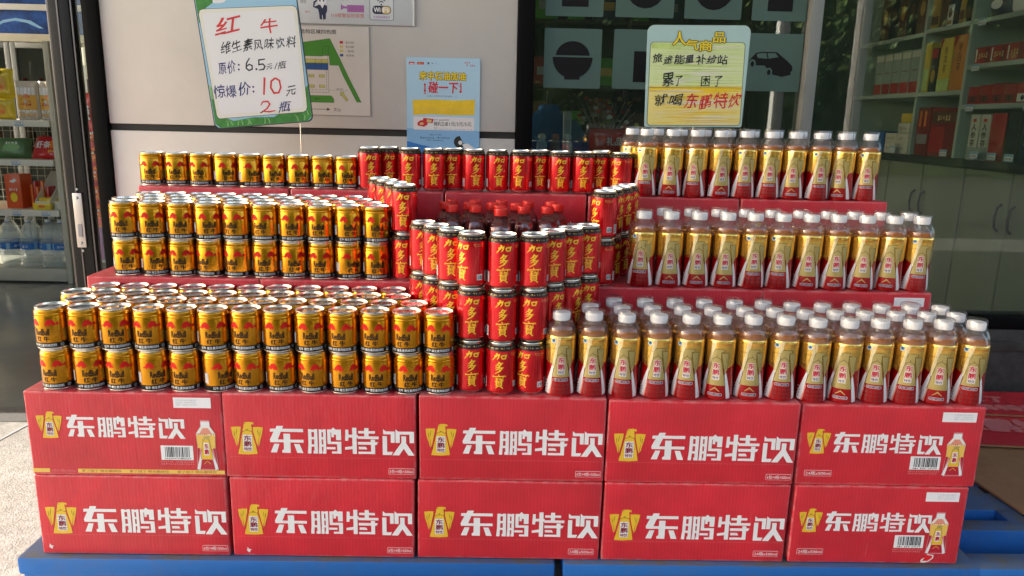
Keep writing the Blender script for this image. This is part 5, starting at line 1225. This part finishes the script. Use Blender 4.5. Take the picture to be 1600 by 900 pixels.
for k in range(3):
    x0 = -1.138+k*.52
    d = P('door', 'grey_alu', x0, -.03, .05, x0+.04, .0, 1.59, .003, t)
    m = Mesh(); m.box('grey_alu', x0+.475, -.03, .05, x0+.515, 0, 1.59, .003); m.box('grey_alu', x0+.041, -.03, 1.55, x0+.474, 0, 1.59, .003); m.box('grey_alu', x0+.041, -.03, .05, x0+.474, 0, .09, .003); m.build('door_frame', d)
    m = Mesh(); m.box('fridge_glass', x0+.041, -.012, .091, x0+.474, -.008, 1.549, 0); m.build('glass_pane', d)
for z in (.4, .75, 1.1): P('rack_shelf', 'wire', -1.13, .03, z, .41, .44, z+.012, .002, t)
r = random.Random(12)
fb = thing('chilled_bottle', 'coloured bottle inside the fridge', 'drink bottle')
m = Mesh(); c = 'amber_drink'; m.lathe(mm([(0, 0, c), (32, 1, c), (33, 60, c), (31, 70, c), (33, 80, c), (32, 150, c), (16, 190, c), (14, 205, c)]), 18); m.build('bottle_body', fb)
m = Mesh(); c = 'cap_red'; m.lathe(mm([(15, 205, c), (16, 206, c), (16, 222, c), (0, 223, c)]), 16); m.build('cap', fb); remember(fb); FB = Maker(fb)
for z, nm in ((1.112, 'top'), (.762, 'second')):
    for k in range(8):
        FB.put((-3.7-.62+k*.13, 4.72, GZ+z), 0, 'amber bottle with red cap inside the fridge, %s fridge shelf, %s' % (nm, nth(k, 8)), 'bottles in the drinks fridge')

# ================================================================== inside the shop, right
t = thing('wall_cabinet', 'long greenish cabinet with dark counter and open shelves behind the window', 'cabinet', (2.2, 1.3, GZ))
P('carcass', 'cab_gap', .024, .0, .0, .44, 2.1, .925, .002, t); P('counter_top', 'counter_stone', -.02, -.02, .926, .455, 2.12, .962, .004, t)
P('toe_kick', 'cab_gap', .05, .0, 0, .07, 2.1, .08, .001, t)
ys = [0, .12, .475, .825, 1.19, 1.55, 1.82, 2.1]
for k in range(len(ys)-1):
    d = P('cabinet_door', 'cab_green', .0, ys[k]+.005, .09, .022, ys[k+1]-.005, .918, .003, t)
    hy = ys[k+1]-.045 if k % 2 == 1 else ys[k]+.045
    m = Mesh(); m.tube('handle_dark', [(-.002, hy, .66), (-.02, hy, .675), (-.026, hy, .72), (-.02, hy, .765), (-.002, hy, .78)], .006, 8); m.build('handle', d)
P('back_panel', 'wall_white', .40, .0, .965, .415, 2.1, 2.3, .001, t)
for y, z1 in ((0, 2.3), (.935, 2.3), (1.345, 2.3), (2.08, 2.3)): P('divider', 'shelf_pale', .0, y, .963, .399, y+.022, z1, .002, t)
for y0, y1, zs in ((.023, .934, (1.22, 1.405, 1.61)), (.958, 1.344, (1.29, 1.61)), (1.368, 2.079, (1.29, 1.60))):
    for z in zs: P('shelf_board', 'shelf_pale', .0, y0, z-.022, .399, y1, z, .002, t)
for y, z in ((.86, 1.22), (.45, 1.22), (.2, 1.22), (.86, 1.405), (.4, 1.405), (.86, 1.61), (.75, .964), (.62, .964), (.5, .964), (.36, .964), (.24, .964), (1.0, .964), (1.75, .964), (1.5, .964)):
    a = Art(); a.rect('tag_blue', -32, 0, 32, 34); a.rect('sign_white', -28, 4, 28, 22, 2); a.dashes('ink_navy', -24, 8, 20, 18, 5, 3)
    m = Mesh(); off = -.004 if z > 1 else -.018; m.art(a, lambda u, v, d, y=y, z=z, off=off: Vector((off-d-.0003*1, y-u, z-.034+v if z > 1 else z+.004+v))); m.build('price_tag', t)
XS = 2.212
def rb(y0, y1, z0, h, mt, label, cat='gift box', art=None, depth=.2, name='gift_box', grp=None, tilt=0):
    goods(name, label, cat, (XS, (y0+y1)/2, z0), y1-y0, depth, h, mt, art, 'x', grp)
def ba(W, H, c1, c2, seed=1, vtext=None, tc='pen_black'):
    a = Art(); a.rect(c1, -W*500+4, H*1000*.62, W*500-4, H*1000*.95, 1); a.rect(c2, -W*500+4, H*60, W*500-4, H*190, 1)
    if vtext: a.text(tc, vtext, -W*150, H*250, W*150, H*900, 2, .02, vert=True)
    else: a.dashes('ink_gold', -W*300, H*450, W*300, H*560, 5, 2, seed)
    return a
for m_, c, ro in (('box_cream', (.60, .58, .50), .5), ('box_red', (.42, .012, .02), .35), ('box_darkred', (.20, .012, .015), .4), ('box_black', (.018, .016, .018), .3), ('box_gold', (.50, .30, .06), .35), ('box_yellow', (.72, .52, .05), .4), ('box_orange2', (.66, .24, .04), .4), ('box_navy', (.02, .03, .07), .35), ('box_brown', (.12, .05, .025), .4), ('box_blue', (.03, .12, .42), .4), ('box_greyteal', (.30, .36, .33), .5)): mat(m_, c, ro)
Zc, S1, S2, S3 = GZ+.9622, GZ+1.2902, GZ+1.6102, 0
# nearest bay
z = GZ+.9622
rb(2.09, 2.16, z, .21, 'box_cream', 'tall white box with black lettering beside the bay divider', art=Art().text('pen_black', '人参茶', -20, 60, 20, 170, 2, .02, vert=True).rect('pen_red', -12, 176, 12, 190, 2).rect('box_greyteal', -34, 4, 34, 60, 1))
rb(2.01, 2.08, z, .21, 'box_cream', 'tall white box with black lettering, next to the red box', art=Art().text('pen_black', '人参茶', -20, 60, 20, 170, 2, .02, vert=True).rect('pen_red', -12, 176, 12, 190, 2).rect('box_greyteal', -34, 4, 34, 60, 1))
rb(1.90, 2.0, z, .215, 'box_red', 'plain deep red gift box on the counter', art=Art().line('box_darkred', [(-20, 200), (-10, 120), (-30, 0)], 3, 1))
rb(1.80, 1.89, z, .22, 'box_black', 'black gift box beside the deep red one', art=Art().text('box_navy', '珍品', -16, 60, 16, 190, 2, .02, vert=True))
rb(1.71, 1.79, z, .225, 'box_navy', 'dark navy bottle box with silver lettering', art=Art().text('ink_lightgrey', '特酿', -12, 70, 12, 190, 2, .0, vert=True))
rb(1.60, 1.70, z, .225, 'box_brown', 'brown gift box with orange pattern at the near counter end', art=ba(.1, .225, 'orange_print', 'box_gold'))
rb(1.42, 1.59, z, .23, 'box_darkred', 'wide dark red gift box nearest the window', art=ba(.17, .23, 'box_gold', 'box_red'))
z = GZ+1.2202
for k in range(9): rb(2.13-k*.088, 2.212-k*.088, z, .082+.004*(k % 3), 'box_red', 'small red packet on the lower open shelf, %s' % nth(k, 9), 'tea packet', Art().rect('sign_cream' if k > 3 else 'box_darkred', -36, 6, 36, 40, 1).poly('box_black', [(0, 36), (14, 22), (0, 8), (-14, 22)], 2), .09, 'tea_packet', 'red packets on the lower open shelf')
z = GZ+1.4052
for k in range(7): rb(2.09-k*.115, 2.202-k*.115, z, .075, 'box_red', 'flat red pack on the middle open shelf, %s' % nth(k, 7), 'tea packet', Art().rect('sign_cream', -50, 8, -40, 66, 1).dashes('ink_gold', -30, 20, 40, 50, 4, 2, k).rect('box_darkred', 20, 4, 50, 70, 1), .1, 'tea_packet', 'red packs on the middle open shelf')
z = GZ+1.6102
for k in range(4):
    pillow_bag('dried_food_bag', 'dark blue and silver bag on the top open shelf, %s' % nth(k, 4), (2.28, 2.14-k*.15, z), .15, .13, .08, ('box_navy', 'sign_white', 'box_navy', 'box_black')[k], Art().ell('sign_white', 0, 60, 40, 22, 1), -PI/2, seed=50+k, group='bags on the top open shelf', cat='food bag')
# middle bay
z = GZ+.9622
rb(2.27, 2.50, z, .245, 'box_darkred', 'big dark red gift set in the middle bay', art=Art().rect('box_brown', -105, 170, 105, 225, 1).rect('box_red', -105, 20, 20, 150, 1).dashes('ink_gold', -60, 180, 60, 210, 5, 2))
rb(2.51, 2.63, z, .25, 'box_darkred', 'red and brown gift box beside the big dark red set', art=Art().rect('orange_print', -40, 150, -20, 230, 1).rect('orange_print', 5, 150, 25, 230, 1).rect('ink_grey', -50, 60, 50, 110, 1))
z = S1
rb(2.27, 2.385, z, .265, 'box_orange2', 'orange tea box in the middle bay', 'tea box', Art().text('box_brown', '老白茶', -14, 90, 14, 230, 2, .01, vert=True).poly('box_red', [(-57, 262), (-20, 262), (-57, 200)], 1), .2, 'tea_box')
rb(2.395, 2.50, z, .26, 'box_yellow', 'yellow tea box in the middle bay', 'tea box', Art().text('box_brown', '普洱茶', -14, 90, 14, 220, 2, .01, vert=True).rect('sign_lime', -52, 4, 52, 60, 1).poly('box_red', [(-52, 258), (-30, 258), (-52, 200)], 1), .2, 'tea_box')
rb(2.515, 2.575, z, .22, 'box_black', 'black wine box with gold oval beside the yellow box', art=Art().ell('box_gold', 0, 80, 20, 34, 1).rect('box_red', -28, 170, 28, 215, 1))
rb(2.585, 2.64, z, .25, 'box_yellow', 'thin yellow box at the middle bay edge', 'tea box', Art().rect('sign_lime', -24, 10, 24, 120, 1), .2, 'tea_box')
z = S2
for k, (y0, y1, c, n_) in enumerate(((2.27, 2.33, 'box_black', 'black'), (2.34, 2.38, 'box_gold', 'gold'), (2.39, 2.47, 'box_navy', 'dark blue'), (2.48, 2.55, 'box_brown', 'brown'), (2.56, 2.63, 'box_gold', 'wide gold'))):
    rb(y0, y1, z, .32, c, '%s liquor box on the top shelf of the middle bay' % n_, 'liquor box', ba(y1-y0, .32, 'box_gold' if k % 2 == 0 else 'box_black', 'box_brown', k), .2, 'liquor_box')
goods('greeting_card', 'small white card leaning before the liquor boxes', 'card', (2.206, 2.45, z), .05, .004, .10, 'sign_white', Art().ell('box_brown', 0, 60, 16, 22, 1).rect('box_gold', -20, 6, 20, 24, 1), 'x')
# far bay
z = GZ+.9622
for k in range(5): rb(2.70+(k % 2)*.13, 2.825+(k % 2)*.13, z+.056*(k//2), .055, 'box_cream', 'small pale carton stacked in the far bay, %s' % ['bottom left', 'bottom right', 'second left', 'second right', 'top'][k], 'small box', Art().dashes('ink_grey', -40, 18, 40, 36, 6, 1, k), .15, 'small_box', 'pale cartons in the far bay')
rb(2.97, 3.16, z, .12, 'box_blue', 'blue carton at the end of the far bay', 'small box', Art().dashes('poster_mid', -70, 40, 70, 80, 5, 1), .15, 'small_box')
rb(2.68, 2.80, z+.169, .05, 'box_yellow', 'flat yellow carton on top of the pale cartons', 'small box', None, .14, 'small_box')
for k in range(5): rb(2.68+k*.1, 2.775+k*.1, S1, .23, 'box_greyteal', 'grey green tea box with red base, %s' % nth(4-k, 5), 'tea box', Art().rect('box_red', -44, 4, 44, 62, 1).rect('box_cream', -44, 190, 44, 222, 1).rect('box_brown', -30, 120, 30, 124, 2), .2, 'tea_box', 'grey green tea boxes in the far bay')
for k in range(5): rb(2.68+k*.1, 2.775+k*.1, GZ+1.6002, .32, 'box_black' if k % 2 else 'box_brown', 'dark tall liquor box in the far bay, %s' % nth(4-k, 5), 'liquor box', Art().ell('box_brown' if k % 2 else 'box_gold', 0, 130, 24, 40, 1), .2, 'liquor_box', 'dark boxes in the far bay')

# goods on a low table just inside the window
t = thing('display_table', 'narrow dark display table just inside the window', 'table', (.55, 1.36, GZ))
P('table_top', 'counter_stone', -.5, -.12, .955, .5, .12, .985, .004, t)
for x in (-.47, .44):
    for y in (-.1, .07): P('leg', 'cab_gap', x, y, 0, x+.03, y+.03, .954, .002, t)
ZT = GZ+.9853
for k, (x, lab) in enumerate(((.115, 'small round bottle with pale cap at the window edge'), (.165, 'small round bottle with rosy cap inside the window'), (.21, 'small bottle with square white cap inside the window'))):
    t = thing('cream_bottle', lab, 'small bottle', (x, 1.31, ZT))
    c = ('sign_sky', 'ink_grey', 'sign_white')[k]; m = Mesh(); m.lathe(mm([(0, 0, c), (19, 1, c), (20, 10, c), (18, 36, c), (9, 46, c)]), 18); m.build('bottle_body', t)
    c = ('sign_cream', 'ink_rose', 'paint_white')[k]; m = Mesh(); m.lathe(mm([(9, 46, c), (14, 48, c), (15, 58, c), (11, 66, c), (0, 68, c)]), 18); m.build('cap', t)
pillow_bag('gift_bag', 'red and clear gift bag with lettering on the window table', (.375, 1.33, ZT), .17, .09, .07, 'bag_red', Art().text('sign_white', '礼品', -30, 30, 30, 60, 2, .03), .1, seed=61, cat='gift bag')
goods('clear_box', 'pale teal box beside the red gift bag', 'small box', (.49, 1.30, ZT), .07, .06, .085, 'box_greyteal', Art().rect('sign_sky', -30, 8, 30, 76, 1))
goods('white_box', 'slim white carton standing behind the small bottles', 'small box', (.215, 1.40, ZT), .03, .03, .15, 'paint_white', Art().rect('ink_lightgrey', -10, 20, 10, 120, 1))
def bouquet():
    t = thing('dried_bouquet', 'small bunch of red and yellow dried flowers on the window table', 'flowers', (.36, 1.42, ZT)); r = random.Random(3)
    m = Mesh()
    for k in range(40):
        a = r.uniform(0, 6.3); q = r.uniform(.02, .12); m.tube('wire', [(0, 0, .0), (math.cos(a)*q*.4, math.sin(a)*q*.3, .08), (math.cos(a)*q, math.sin(a)*q*.5, r.uniform(.1, .19))], .0014, 4)
    m.build('stems', t)
    m = Mesh()
    for k in range(55):
        a = r.uniform(0, 6.3); q = r.uniform(.0, .13); c = r.choice(('bag_red', 'ink_olive', 'sign_cream', 'ink_rose', 'box_brown')); M = Matrix.Translation((math.cos(a)*q, math.sin(a)*q*.5, r.uniform(.10, .20))) @ Matrix.Rotation(r.uniform(0, 3), 4, 'X')
        m.lathe([(0, -.003, c), (.007, 0, c), (.010, .005, c), (0, .003, c)], 7, M)
    m.build('flower_heads', t)
    m = Mesh(); m.lathe(mm([(0, 1, 'bag_green'), (22, 0, 'bag_green'), (34, 50, 'bag_green'), (50, 90, 'bag_green'), (46, 88, 'bag_green'), (0, 40, 'bag_green')]), 16, jit=lambda p: Vector((p.x*(1+.1*math.sin(5*math.atan2(p.x, p.y))), p.y, p.z))); m.build('paper_wrap', t)
bouquet()
def cloth():  # blue form at the window edge, modelled as hung cloth
    t = thing('blue_cloth', 'blue jacket on a stand just inside the window edge', 'cloth', (.165, 1.75, GZ)); r = random.Random(2)
    m = Mesh(); m.tube('handle_dark', [(0, 0, .0), (0, 0, 1.22)], .012); m.lathe(mm([(0, 0, 'handle_dark'), (150, 4, 'handle_dark'), (140, 20, 'handle_dark'), (0, 26, 'handle_dark')]), 20); m.build('stand', t)
    b = 'cloth_blue'; mat(b, (.02, .13, .42), .7, bump=(16, .5, .012))
    m = Mesh(); m.lathe(mm([(118, 780, b), (122, 850, b), (120, 950, b), (112, 1060, b), (92, 1110, b), (45, 1140, b), (38, 1160, b), (30, 1165, b)]), 30, jit=lambda p: Vector((p.x*(1.05+.05*math.sin(9*math.atan2(p.x, p.y)+p.z*9)), p.y*.6, p.z))); m.build('cloth_body', t)
    for s in (-1, 1): m = Mesh(); m.tube(b, [(s*.08, 0, 1.09), (s*.125, -.01, 1.0), (s*.14, -.03, .85), (s*.135, -.05, .74)], [.042, .05, .045, .038], 12); m.build('sleeve', t)
cloth()

# added dark backdrop in place of the shop's dim depth
t = thing('backdrop_partition', 'dark brown partition with shelves, added as backdrop deep behind the window', 'shelf unit', (.85, 3.5, GZ))
mat('dark_wood', (.035, .024, .017), .6, vary=(5, .4)); mat('reflection_teal', (.10, .13, .11), .6, vary=(3, .5))  # teal panel colour stands in for the greenish reflection in the glass
P('partition_panel', 'dark_wood', -1.75, .3, 0, .72, .34, 2.88, .004, t); P('partition_panel', 'reflection_teal', .722, .3, 0, 1.78, .34, 2.88, .004, t)
for z in (.5, .9, 1.3, 1.7, 2.1): P('shelf_board', 'dark_wood', -1.7, .0, z, .7, .299, z+.025, .003, t)
for x in (-1.75, -.9, -.1, .69): P('shelf_upright', 'dark_wood', x, -.01, 0, x+.03, .298, 2.4, .003, t)
r = random.Random(77)
for zi, z in enumerate((.925, 1.325, 1.725)):
    for k in range(7):
        x = -.82+.2*k+.85; c = r.choice(('box_brown', 'box_darkred', 'box_black', 'box_navy', 'ink_green', 'box_brown'))
        goods('dim_carton', 'dim %s carton on the dark partition, %s shelf, %s' % ({'box_brown': 'brown', 'box_darkred': 'dark red', 'box_black': 'black', 'box_navy': 'navy', 'ink_green': 'green'}[c], ('lower', 'middle', 'upper')[zi], nth(k, 7)), 'carton', (x, 3.52, GZ+z+.0005), r.uniform(.1, .17), .2, r.uniform(.16, .3), c, Art().rect('box_gold' if k % 3 == 0 else 'ink_grey', -40, 60, 40, 110, 1), group='cartons on the dark partition')
